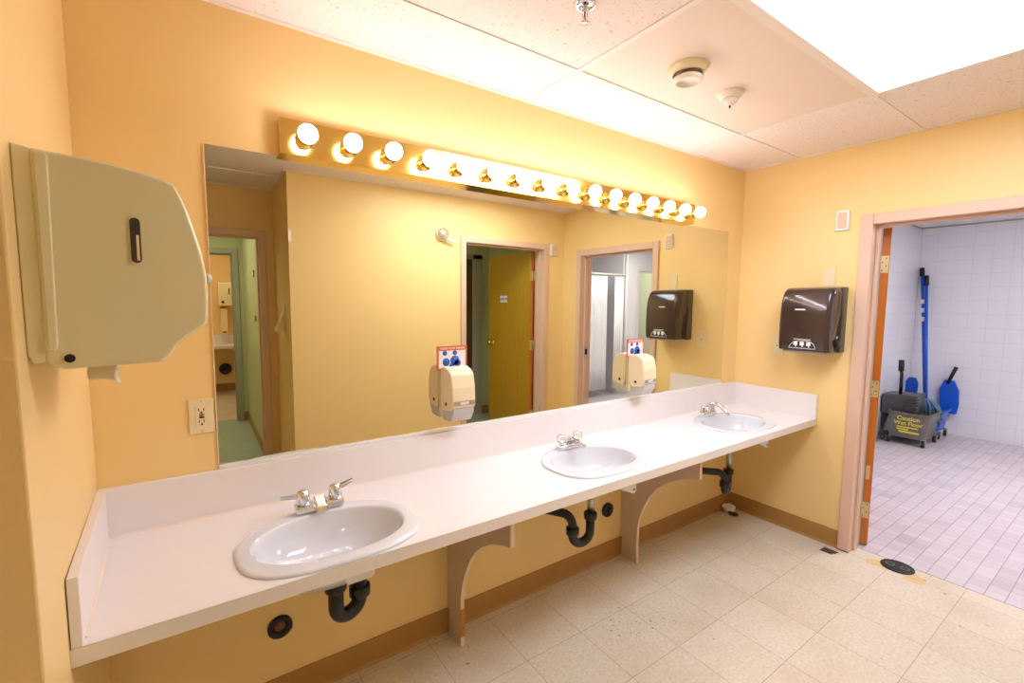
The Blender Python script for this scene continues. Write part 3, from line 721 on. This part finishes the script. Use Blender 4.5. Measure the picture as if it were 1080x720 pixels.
soap(1.180, 1.000, 'cream soap dispenser on the mirror left of the reflected wooden door', 'orange-bordered hand washing sign on the mirror above the left soap dispenser')
soap(2.384, .983, 'cream soap dispenser on the mirror near the reflected shower curtain', 'orange-bordered hand washing sign on the mirror above the right soap dispenser')

# ------------------------------------------------------------------ outlet plates and wall boxes
def plate(name, lab, cat, c, nrm, w_, h_, m=m_ivory, thick=.006):
    c = Vector(c); n = Vector(nrm); side = Vector((abs(n.y), abs(n.x), 0))
    t = thing(name, lab, cat, tuple(c))
    a = c-side*w_/2; b = c+side*w_/2+n*thick
    part(MB().box(a.x, b.x, a.y, b.y, c.z-h_/2, c.z+h_/2), 'cover_plate', m, t, bevel=.0025)
    return t
t = plate('outlet', 'ivory double-width outlet plate with red and black test buttons, left of the mirror', 'outlet', (.2675, -.0005, 1.128), (0, -1, 0), .070, .114)
yo = -.0068
part(MB().box(.2675-.017, .2675+.017, yo+.001, yo-.001, 1.095, 1.161), 'receptacle', m_ivory, t, bevel=.001)
for zc in (1.150, 1.111):
    sl = MB()
    for dx in (-.007, .006): sl.box(.2675+dx-.0012, .2675+dx+.0012, yo-.0008, yo-.0014, zc-.004, zc+.004)
    sl.lathe([(.003, 0), (.003, .0006)], (.2675, yo-.0009, zc-.0095), (0, -1, 0), 10)
    part(sl, 'slots', m_blackm, t)
part(MB().box(.2605, .2745, yo-.001, yo-.0025, 1.1305, 1.1355), 'reset_button', m_red, t, label='red reset button')
part(MB().box(.2605, .2745, yo-.001, yo-.0025, 1.1225, 1.1275), 'test_button', m_blackm, t, label='black test button')
for zz in (1.178, 1.078): part(MB().lathe([(.0025, 0), (.0025, .0008)], (.2675, -.0065, zz), (0, -1, 0), 8), 'screw', m_steel, t)
plate('blank_plate', 'plain ivory blank cover plate above the dark paper towel dispenser', 'wall plate', (W-.0005, -.567, 1.68), (-1, 0, 0), .07, .115, m_ivory)
t = plate('light_switch', 'ivory switch plate low on the right wall left of the dark towel dispenser', 'switch plate', (W-.0005, -.288, 1.234), (-1, 0, 0), .085, .125, m_ivory)
part(MB().box(W-.012, W-.0065, -.300, -.276, 1.215, 1.253), 'toggle', m_ivory, t, bevel=.001)
part(MB().box(W-.0125, W-.012, -.292, -.284, 1.228, 1.236), 'button', m_blackm, t)
t = thing('wall_sensor', 'small white rectangular wall box with beige centre beside the doorway head', 'wall box', (W, -.621, 2.012))
part(MB().box(W-.018, W-.0005, -.587, -.655, 1.955, 2.072), 'housing', m_white, t, bevel=.003)
part(MB().box(W-.024, W-.018, -.597, -.645, 1.967, 2.06), 'cover', m_trim, t, bevel=.003)
t = thing('wall_sensor', 'small pale wall box beside the head of the wooden door, seen in the mirror', 'wall box', (3.345, YF, 2.045))
part(MB().box(3.305, 3.383, YF+.0005, YF+.022, 1.99, 2.1), 'housing', m_white, t, bevel=.003)
part(MB().box(3.318, 3.37, YF+.022, YF+.03, 2.003, 2.087), 'cover', m_trim, t, bevel=.003)
t = thing('wall_fitting', 'round clear plastic wall fitting with short white arm, high beside the reflected wooden door', 'wall fitting', (2.075, YF, 2.09))
part(MB().lathe([(.06, .0005), (.06, .01), (.05, .02), (.045, .02), (.04, .01), (.02, .012), (.018, .03), (.001, .032)], (2.075, YF, 2.095), (0, 1, 0), n=24), 'rosette', m_ivory2, t)
part(MB().lathe([(.045, .02), (.052, .03), (.05, .05), (.03, .06), (.001, .06)], (2.075, YF, 2.095), (0, 1, 0), n=24), 'clear_cap', m_acryl, t)
part(MB().tube([(2.10, YF+.03, 2.07), (2.14, YF+.045, 2.04), (2.165, YF+.05, 2.035), (2.19, YF+.045, 2.037)], [.009, .012, .014, .012], 12), 'arm', m_white, t)
t = thing('wall_bracket', 'white triangular wall bracket on the return wall beside the entry, seen in the mirror', 'bracket', (XE, -2.22, 1.35))
part(MB().box(XE-.006, XE-.0005, -2.28, -2.18, 1.25, 1.49), 'back_plate', m_ivory, t, bevel=.002)
part(MB().prism([(XE-.006, 1.26), (XE-.07, 1.26), (XE-.07, 1.275), (XE-.006, 1.42)], 1, -2.185, -2.275), 'wedge', m_ivory, t, bevel=.003)
solo(MB().box(XE-.003, XE+.02, YF+.0005, YF+.006, 1.93, 2.02), 'metal_plate', m_steel, 'small grey metal plate on the wall corner near the entry, seen in the mirror', 'plate', bevel=.001)
for z, hh, ww, lab in ((1.765, .07, .1, 'small dark plate high on the green corridor wall'), (1.32, .05, .14, 'small dark switch plate at hand height on the green corridor wall')):
    t = thing('switch_plate', lab, 'switch plate', (.755, -3.45, z))
    part(MB().box(.748, .7545, -3.45-ww/2, -3.45+ww/2, z-hh/2, z+hh/2), 'cover_plate', m_smoke2, t, bevel=.002)
    part(MB().box(.7455, .748, -3.45-ww/5, -3.45+ww/5, z-hh/5, z+hh/5), 'toggle', m_ivory, t)

# ------------------------------------------------------------------ big beige dispenser on the left wall
t = thing('tissue_dispenser', 'large beige plastic towel dispenser on the left wall, close to the camera', 'dispenser', (.03, -.56, 1.39))
YA, YB = -.70, -.42
prof = [(.050, 1.400), (.058, 1.392), (.075, 1.387), (.21, 1.391), (.222, 1.402), (.236, 1.424), (.252, 1.440), (.270, 1.452), (.2835, 1.462), (.286, 1.475), (.2885, 1.52), (.287, 1.56), (.281, 1.60), (.272, 1.64), (.262, 1.68), (.250, 1.712), (.244, 1.727), (.225, 1.736), (.19, 1.745), (.15, 1.7515), (.10, 1.757), (.050, 1.7605)]
part(MB().prism(prof, 1, YA, YB), 'cover', m_dispbeige, t, bevel=.006, segs=4)
part(MB().prism([(.0285, 1.415), (.036, 1.398), (.050, 1.400), (.052, 1.415), (.052, 1.7595), (.0285, 1.765)], 1, YA+.001, YB-.001), 'back_housing', m_dispbeige2, t, bevel=.003)
part(MB().prism([(.056, 1.42), (.063, 1.42), (.068, 1.426), (.073, 1.749), (.068, 1.754), (.056, 1.7545)], 1, YA-.0045, YA+.002), 'side_rib', m_dispbeige, t, bevel=.002)
def slot(cx, z0, z1, r, y0, y1):
    pts = rect_arc(cx, z1-r, r, 0, 180, 8)+rect_arc(cx, z0+r, r, 180, 360, 8)
    return MB().prism(pts, 1, y0, y1)
part(slot(.1815, 1.574, 1.662, .0095, YA-.0005, YA-.002), 'window_rim', m_dispbeige2, t)
part(slot(.1815, 1.577, 1.659, .0075, YA-.002, YA-.0028), 'viewing_window', m_smoke, t, label='dark narrow viewing window')
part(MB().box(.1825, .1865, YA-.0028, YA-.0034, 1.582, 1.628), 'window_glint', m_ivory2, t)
part(MB().lathe([(.0075, 0), (.0075, .002), (.006, .0035), (.001, .0036)], (.0815, YA, 1.4065), (0, -1, 0), 18), 'key_lock', m_blackm, t, label='black round lock')
part(MB().sphere((.2885, -.60, 1.556), .011, 14, 8), 'release_knob', m_greyp, t)
pm = MB(); rows = []
for k in range(9):
    z = 1.40-.052*k/8; x = .118-.02*math.sin(k/8*2.2); half = .085-.006*k
    rows.append([(x+.03*math.cos(3*j/8)+.008*math.sin(j), -.56-half+2*half*j/8, z-.008*abs(j-4)/4*(k/8)) for j in range(9)])
pm.ring_surface(rows, False)
o = part(pm, 'paper_tail', m_paper, t); md = o.modifiers.new('s', 'SOLIDIFY'); md.thickness = .0006

# ------------------------------------------------------------------ dark roll towel dispenser on the right wall
t = thing('paper_towel_dispenser', 'dark smoked plastic paper towel dispenser on the right wall beside the doorway', 'dispenser', (W, -.53, 1.22))
y0, y1 = -.385, -.668
prof = [(W-.0005, 1.222), (W-.200, 1.228), (W-.214, 1.236), (W-.220, 1.29), (W-.221, 1.38), (W-.218, 1.46), (W-.208, 1.53), (W-.188, 1.582), (W-.160, 1.606), (W-.12, 1.614), (W-.05, 1.618)]
pf = [(x, z) for x, z in prof if x < W-.04]
def catmull(P, n=5):
    out = []
    for i in range(len(P)-1):
        p0, p1, p2, p3 = P[max(i-1, 0)], P[i], P[i+1], P[min(i+2, len(P)-1)]
        for k in range(n):
            u = k/n; out.append(tuple(.5*(2*p1[a]+(p2[a]-p0[a])*u+(2*p0[a]-5*p1[a]+4*p2[a]-p3[a])*u*u+(3*p1[a]-p0[a]-3*p2[a]+p3[a])*u**3) for a in (0, 1)))
    return out+[P[-1]]
pc = [(W-.055, 1.226)]+catmull(pf[:])+[(W-.055, 1.617)]
rows = []
for q in (0, .15, .4, .7, 1.0):      # rounded shoulders towards both ends
    ins = .024*(1-math.sin(math.acos(1-q)) if q < 1 else 0)
    rows.append((y0-.024*q, ins))
rows = rows+[((y0+y1)/2, 0)]+[(y1+(y0-a), b) for a, b in reversed(rows)]
cx_, cz_ = W-.055, 1.40
R_ = []
for yy, ins in rows:
    R_.append([(min(x+ins, W-.055), yy, z-(ins if z > 1.45 else 0)*max(0, (z-1.45)/.16) ) for x, z in pc])
part(MB().ring_surface(R_, True, True, True), 'cover', m_smoke, t)
part(MB().prism([(W-.0005, 1.225), (W-.06, 1.22), (W-.062, 1.30), (W-.05, 1.42), (W-.065, 1.52), (W-.06, 1.616), (W-.0005, 1.616)], 1, y0+.004, y1-.006), 'back_housing', m_smoke2, t, bevel=.004)
part(MB().box(W-.19, W-.07, y0-.02, y1+.02, 1.2135, 1.226), 'outlet_lip', m_greyp, t, bevel=.002)
xf = W-.2215
g = MB().box(W-.2195, W-.2205, -.478, -.535, 1.475, 1.483)
part(g, 'brand_mark', m_white, t)
lg = MB()
# three white pictograms on a thin arched outline
arch_o = [(-.455, 1.245), (-.462, 1.262), (-.48, 1.281), (-.505, 1.290), (-.54, 1.292), (-.572, 1.288), (-.592, 1.272), (-.60, 1.255), (-.60, 1.245)]
for a, b in zip(arch_o+[], arch_o[1:]+arch_o[:1]):
    lg.tube([(xf+.0008, a[0], a[1]), (xf+.0008, b[0], b[1])], .0016, 6)
for yc in (-.492, -.528, -.564):
    lg.box(xf+.0012, xf-.0006, yc+.011, yc-.011, 1.262, 1.284); lg.tube([(xf+.0006, yc, 1.262), (xf+.0006, yc-.004, 1.252)], .003, 6)
lg.box(xf+.0012, xf-.0006, -.48, -.575, 1.2975, 1.3005)
part(lg, 'pictogram', m_white, t, label='white printed pictograms')
part(MB().lathe([(.022, 0), (.022, .006), (.016, .010), (.001, .010)], (W-.105, y1-.001, 1.275), (0, -1, 0), 20), 'feed_wheel', m_blackm, t)
part(MB().box(W-.115, W-.095, y1-.0005, y1-.0015, 1.308, 1.322), 'side_mark', m_greyp, t)

# ------------------------------------------------------------------ ceiling fittings
c = (1.915, -.625)
t = thing('exhaust_vent', 'round cream ceiling valve vent with a dropped centre disc, larger of the two round fittings', 'vent', (*c, H))
part(MB().lathe([(.078, .0), (.078, -.006), (.066, -.026), (.056, -.03), (.056, 0)], (*c, H+.0045), n=36), 'flange', m_cream, t)
part(MB().lathe([(.05, -.040), (.057, -.046), (.057, -.052), (.052, -.060), (.042, -.062), (.037, -.050), (.001, -.050)], (*c, H+.006), n=36), 'centre_disc', m_whitewarm, t)
part(MB().lathe([(.052, 0), (.052, -.036), (.03, -.046)], (*c, H+.004), n=24), 'throat', m_darkdoor, t)
c = (2.262, -.60)
t = thing('smoke_detector', 'small white stepped ceiling detector beside the round vent', 'detector', (*c, H))
part(MB().lathe([(.058, 0), (.058, -.008), (.044, -.024), (.032, -.028), (.001, -.028)], (*c, H+.005), n=32), 'base', m_whitewarm, t)
part(MB().lathe([(.03, -.026), (.032, -.034), (.027, -.048), (.014, -.056), (.001, -.057)], (*c, H+.005), n=28), 'sensor_dome', m_whitewarm, t)
part(MB().tube([(*c, H-.05), (*c, H-.062)], [.005, .003], 8), 'test_stud', m_blackm, t)
c = (1.312, -.672)
t = thing('sprinkler', 'chrome pendent sprinkler head with red glass bulb in the speckled ceiling tile', 'sprinkler', (*c, H))
part(MB().lathe([(.036, .003), (.036, -.003), (.026, -.010), (.016, -.004), (.001, -.004)], (*c, H+.003), n=28), 'escutcheon', m_chrome, t)
part(MB().lathe([(.011, 0), (.011, -.02), (.006, -.022)], (*c, H), n=16), 'body', m_chrome, t)
part(MB().tube([(c[0], c[1], H-.02), (c[0], c[1], H-.045)], .003, 8), 'glass_bulb', m_sprred, t, label='red glass bulb')
part(MB().tube([(c[0]-.009, c[1], H-.015), (c[0]-.011, c[1], H-.033), (c[0], c[1], H-.05), (c[0]+.011, c[1], H-.033), (c[0]+.009, c[1], H-.015)], .0022, 8), 'frame_arms', m_chrome, t)
part(MB().lathe([(.016, 0), (.016, .0015)], (*c, H-.054), n=20), 'deflector', m_chrome, t)

# ------------------------------------------------------------------ things on the floor
dc = (3.548, -.998)
t = thing('floor_drain', 'round dark metal floor drain cover where vinyl meets tile at the doorway', 'floor drain', (*dc, 0))
part(MB().lathe([(.078, .0003), (.078, .004), (.070, .006), (.001, .0055)], (*dc, 0), n=40), 'cover', m_drain, t)
for sx, sy in ((-.002, .033), (.002, -.034)):
    hl = MB()
    for k in range(10):
        a = 2*PI*k/10; hl.lathe([(.005, 0), (.005, .0005)], (dc[0]+sx+.019*math.cos(a), dc[1]+sy+.019*math.sin(a), .006), n=8)
    part(hl, 'hole_ring', m_wallgrey2, t)
solo(MB().prism([(3.372, -.664), (3.44, -.668), (3.434, -.742), (3.402, -.738), (3.398, -.728), (3.376, -.730)], 2, .0004, .0022), 'vinyl_scrap', m_scrap, 'flat dark brown vinyl scrap on the floor in front of the door frame', 'scrap')
# crumpled debris in the corner
import mathutils.noise as mn
def lump(c, r, sq, seed, n=14, m=9):
    mb = MB(); rings = []
    for k in range(m+1):
        a = PI*k/m; rings.append([])
        for j in range(n):
            b = 2*PI*j/n; d = Vector((math.sin(a)*math.cos(b), math.sin(a)*math.sin(b), -math.cos(a)))
            q = r*(1+.45*mn.noise(d*2.2+Vector((seed, 0, 0)))); rings[-1].append((c[0]+d.x*q*sq[0], c[1]+d.y*q*sq[1], c[2]+d.z*q*sq[2]))
    return mb.ring_surface(rings, True, smooth=False)
solo(lump((3.395, -.065, .03), .04, (1, 1.1, .72), 3), 'crumpled_tissue', m_white, 'crumpled white tissue on the floor in the far corner under the counter', 'tissue')
solo(lump((3.37, -.115, .013), .026, (.7, 1.3, .45), 9), 'rusty_fragment', m_rust, 'dark red-brown fragment on the floor beside the crumpled tissue', 'debris')

# ------------------------------------------------------------------ mop bucket and tools in the tiled room
t = thing('mop_bucket', 'grey wheeled mop bucket with yellow warning print, by the corner of the tiled room', 'mop bucket', (6.72, -.24, 0))
bx0, bx1, by0, by1 = 6.50, 6.95, -.05, -.43
def rr(x0, x1, y0, y1, r, z, n=5):
    x0, x1 = min(x0, x1), max(x0, x1); y0, y1 = min(y0, y1), max(y0, y1); p = []
    for (cx, cy, a) in ((x1-r, y1-r, 0), (x0+r, y1-r, 90), (x0+r, y0+r, 180), (x1-r, y0+r, 270)):
        for k in range(n+1):
            q = math.radians(a+90*k/n); p.append((cx+r*math.cos(q), cy+r*math.sin(q), z))
    return p
by0 = -.09
rings = [rr(bx0+.01, bx1-.03, -.03, by1+.03, .04, .085), rr(bx0+.0, bx1, by0-.0, by1, .05, .335), rr(bx0-.01, bx1+.01, by0+.01, by1-.01, .055, .34), rr(bx0-.01, bx1+.01, by0+.01, by1-.01, .055, .36), rr(bx0, bx1, by0, by1, .05, .36), rr(bx0+.01, bx1-.01, by0-.01, by1+.01, .05, .33), rr(bx0+.04, bx1-.04, by0-.06, by1+.04, .035, .1)]
part(MB().ring_surface(rings, True, True, True, smooth=False), 'body', m_bucket, t)
M = face_mtx((6.5035, -.235, .285), (0, -1, 0), (-.04, 0, 1))
M.translation = Vector((6.499, -.265, .293)); text_mesh('Caution', .060, M, 'lettering', m_yel, t, .002)
M.translation = Vector((6.501, -.265, .240)); text_mesh('Wet Floor', .056, M, 'lettering', m_yel, t, .002)
strip = MB()
for (za, zb, ya, yb_) in ((.192, .206, -.17, -.35), (.168, .182, -.17, -.27), (.138, .158, -.19, -.36)):
    strip.hexa([(6.503, ya, za), (6.503, yb_, za), (6.51, yb_, za), (6.51, ya, za)], [(6.5015, ya, zb), (6.5015, yb_, zb), (6.51, yb_, zb), (6.51, ya, zb)])
part(strip, 'warning_print', m_yel, t)
for (x, y) in ((6.53, -.10), (6.55, -.39), (6.91, -.10), (6.91, -.40)):
    cs = part(MB().lathe([(.02, -.014), (.036, -.012), (.036, .012), (.02, .014)], (x, y, .038), (0, 1, 0), 20), 'caster', m_rubber, t)
    part(MB().box(x-.015, x+.015, y-.02, y-.016, .03, .09).box(x-.015, x+.015, y+.016, y+.02, .03, .09).box(x-.02, x+.02, y-.022, y+.022, .08, .092), 'fork', m_steel, cs, sub=True)
pd = part(MB().tube([(6.52, -.08, .10), (6.40, -.07, .10), (6.33, -.10, .075)], [.03, .026, .02], 12), 'front_bumper', m_blackm, t)
# wringer seated over the left part of the bucket
wr = part(MB().hexa([(6.58, .0, .30), (6.58, -.29, .30), (6.80, -.29, .30), (6.80, .0, .30)], [(6.56, -.0, .52), (6.56, -.31, .545), (6.86, -.31, .545), (6.86, -.0, .52)]), 'wringer', m_wringer, t, bevel=.012)
rb = MB()
for k in range(6): rb.box(6.545, 6.58, -.215, -.325, .335+.033*k, .350+.033*k)
part(rb, 'wringer_rib', m_wringer, wr, bevel=.003, sub=True)
part(MB().tube([(6.62, -.15, .53), (6.61, -.15, .75), (6.60, -.145, .80)], .016, 12), 'wringer_lever', m_blackm, wr, sub=True)
part(MB().tube([(6.60, -.145, .79), (6.595, -.142, .91)], .026, 12), 'grip', m_blackm, wr, sub=True)

def pole_tool(name, lab, cat, p0, p1, r=.013, grip=.1, bands=True):
    t = thing(name, lab, cat, p0); p0, p1 = Vector(p0), Vector(p1); d = (p1-p0).normalized(); L = (p1-p0).length
    part(MB().tube([p0, p1-d*grip], r, 14), 'handle', m_bluep, t)
    part(MB().tube([p1-d*grip, p1], r*1.5, 14), 'grip', m_blackm, t)
    if bands:
        for q in (.60, .665, .73):
            part(MB().tube([p0+d*L*q, p0+d*L*(q+.032)], r*1.12, 14), 'label_band', m_white, t)
    return t
bt = pole_tool('push_broom', 'tall blue broom handle leaning in the tiled corner, upper of the pair', 'broom', (7.18, -.235, .36), (7.49, -.028, 1.955), .016)
part(MB().prism([(-.13, .36), (-.36, .30), (-.36, .36), (-.255, .43), (-.215, .43)], 0, 7.16, 7.21), 'broom_head', m_bluep, bt, bevel=.006)
mt = pole_tool('mop', 'blue mop handle leaning behind the bucket, lower of the pair, with grey-blue yarn', 'mop', (7.05, -.27, .42), (7.49, -.075, 1.86), .016, .12, False)
ym = MB()
for k in range(46):
    a = random.uniform(-1, 1); y = -.30-a*.12; x = 6.99+random.uniform(-.03, .06)
    z0 = .44-.02*abs(a); L = random.uniform(.1, .24)
    ym.tube([(7.05, -.27-a*.02, .45), (x-.02, (y-.27)/2, z0+.02), (x-.04+random.uniform(-.02, .02), y, z0-.05), (x-.03, y-.02*a, z0-L)], .009, 6)
part(ym, 'mop_yarn', m_mop, mt)

def scoop(c, hb, ht, lab, wd, h, lean, handle=True):
    t = thing('dustpan', lab, 'dustpan', (c[0], c[1], c[2]))
    x, y, z = c
    poly = [(-wd*.38, 0), (-wd*.5, h*.3), (-wd*.5, h*.72), (-wd*.26, h), (wd*.26, h), (wd*.5, h*.72), (wd*.5, h*.3), (wd*.38, 0)]
    part(MB().hexa([(0, 0, 0)]*4, [(0, 0, 0)]*4) if False else MB().prism([(y+p+lean*q, z+q) for p, q in poly], 0, x, x+.03), 'pan', m_bluep, t, bevel=.006)
    if handle: part(MB().tube([hb, ht], [.016, .019], 12), 'grip', m_blackm, t)
    return t
scoop((7.40, -.035, .40), None, None, 'blue dustpan standing left of the blue broom handle', .125, .235, -.05, False)
scoop((7.46, -.385, .25), (7.46, -.355, .60), (7.47, -.415, .80), 'blue dustpan with black grip, right of the mop yarn', .17, .39, .05)
# second, blue wheeled bucket behind
t = thing('mop_bucket', 'blue wheeled mop bucket partly hidden behind the grey one', 'mop bucket', (7.2, -.32, 0))
rings = [rr(7.07, 7.38, -.07, -.38, .04, .09), rr(7.05, 7.40, -.05, -.41, .05, .30), rr(7.035, 7.415, -.035, -.425, .05, .305), rr(7.035, 7.415, -.035, -.425, .05, .325), rr(7.06, 7.39, -.06, -.40, .04, .325), rr(7.08, 7.37, -.08, -.38, .03, .11)]
part(MB().ring_surface(rings, True, True, True, smooth=False), 'body', m_bluep, t)
for (x, y) in ((7.09, -.09), (7.1, -.39), (7.36, -.09), (7.36, -.39)):
    cs = part(MB().lathe([(.02, -.012), (.034, -.01), (.034, .01), (.02, .012)], (x, y, .036), (0, 1, 0), 18), 'caster', m_rubber, t)
    part(MB().box(x-.018, x+.018, y-.018, y+.018, .068, .092), 'fork', m_steel, cs, sub=True)
solo(lump((6.45, .0-.02, .16), .03, (.8, .6, 1.8), 5), 'spray_trigger', m_red, 'small red plastic piece beside the bucket near the door edge', 'plastic piece') if False else None

# ------------------------------------------------------------------ shower curtain, seen in the mirror through the doorway
t = thing('shower_curtain', 'white shower curtain on a rail in the tiled room, seen in the mirror', 'shower curtain', (5.5, YS+.06, .1))
rows = []
for k in range(2):
    z = (1.90, .12)[k]; rows.append([])
rows = [[(5.02+.62*j/60, YS+.06+(.020+.012*(1-zz))*math.sin(j*1.25)+.008*math.sin(j*.37), .12+1.80*zz) for j in range(61)] for zz in (0, .2, .5, .8, 1)]
o = part(MB().ring_surface(rows, False), 'curtain_panel', m_curtain, t); md = o.modifiers.new('s', 'SOLIDIFY'); md.thickness = .002
rows = [[(5.80+.2*j/20, YS+.06+.02*math.sin(j*1.3), .12+1.80*zz) for j in range(21)] for zz in (0, .5, 1)]
o = part(MB().ring_surface(rows, False), 'curtain_panel', m_curtain, t); md = o.modifiers.new('s', 'SOLIDIFY'); md.thickness = .002
part(MB().tube([(5.0, YS+.06, 1.955), (6.06, YS+.06, 1.955)], .0125, 12), 'rail', m_white, t)
rg = MB()
for k in range(9):
    x = 5.05+.07*k; rg.tube([(x, YS+.06+.022*math.cos(a), 1.945+.028*math.sin(a)) for a in [2*PI*i/14 for i in range(15)]], .002, 6, cap=False)
part(rg, 'curtain_rings', m_steel, t)
solo(MB().tube([(6.10, YS+.04, 0.003), (6.10, YS+.04, H-.001)], .022, 16), 'vertical_pipe', m_white, 'white vertical pipe beside the shower opening, seen in the mirror', 'pipe')

# ------------------------------------------------------------------ far washroom furniture, seen in the mirror through the corridor
t = thing('countertop', 'white counter in the far washroom beyond the corridor, seen in the mirror', 'countertop', (.6, -6.7, .74))
part(MB().box(-.6, 1.298, -6.999, -6.45, .75, .79), 'worktop', m_lam, t, bevel=.001)
part(MB().box(-.6, 1.298, -6.98, -6.999, .79, .93), 'back_splash', m_lam, t)
part(MB().box(.95, .97, -6.999, -6.6, .0, .75), 'support_panel', m_support, t)
t = thing('tissue_dispenser', 'beige dispenser in the far washroom beyond the corridor, seen in the mirror', 'dispenser', (.64, -6.9, 1.3))
part(MB().box(.56, .76, -6.78, -6.999, 1.40, 1.77), 'cover', m_dispbeige, t, bevel=.02, segs=3)
part(MB().lathe([(.02, 0), (.02, .003)], (.62, -6.78, 1.46), (0, 1, 0), 14), 'key_lock', m_blackm, t)
part(MB().box(.70, .72, -6.779, -6.776, 1.58, 1.68), 'viewing_window', m_smoke, t)
t = thing('paper_roll_cover', 'tall cream dispenser under the beige one in the far washroom, seen in the mirror', 'dispenser', (.63, -6.9, 1.0))
part(MB().box(.58, .68, -6.84, -6.999, .94, 1.37), 'cover', m_ivory2, t, bevel=.015)
part(MB().box(.60, .66, -6.838, -6.842, .97, .99), 'outlet_slot', m_blackm, t)
solo(MB().lathe([(.09, .0005), (.09, .03), (.06, .04), (.05, .02), (.001, .02)], (.62, -7.0, .37), (0, 1, 0), 22), 'pipe_cap', m_black, 'black pipe fitting under the far washroom counter, seen in the mirror', 'pipe cap')
for o in bpy.data.objects:
    if '_o' in o: del o['_o']
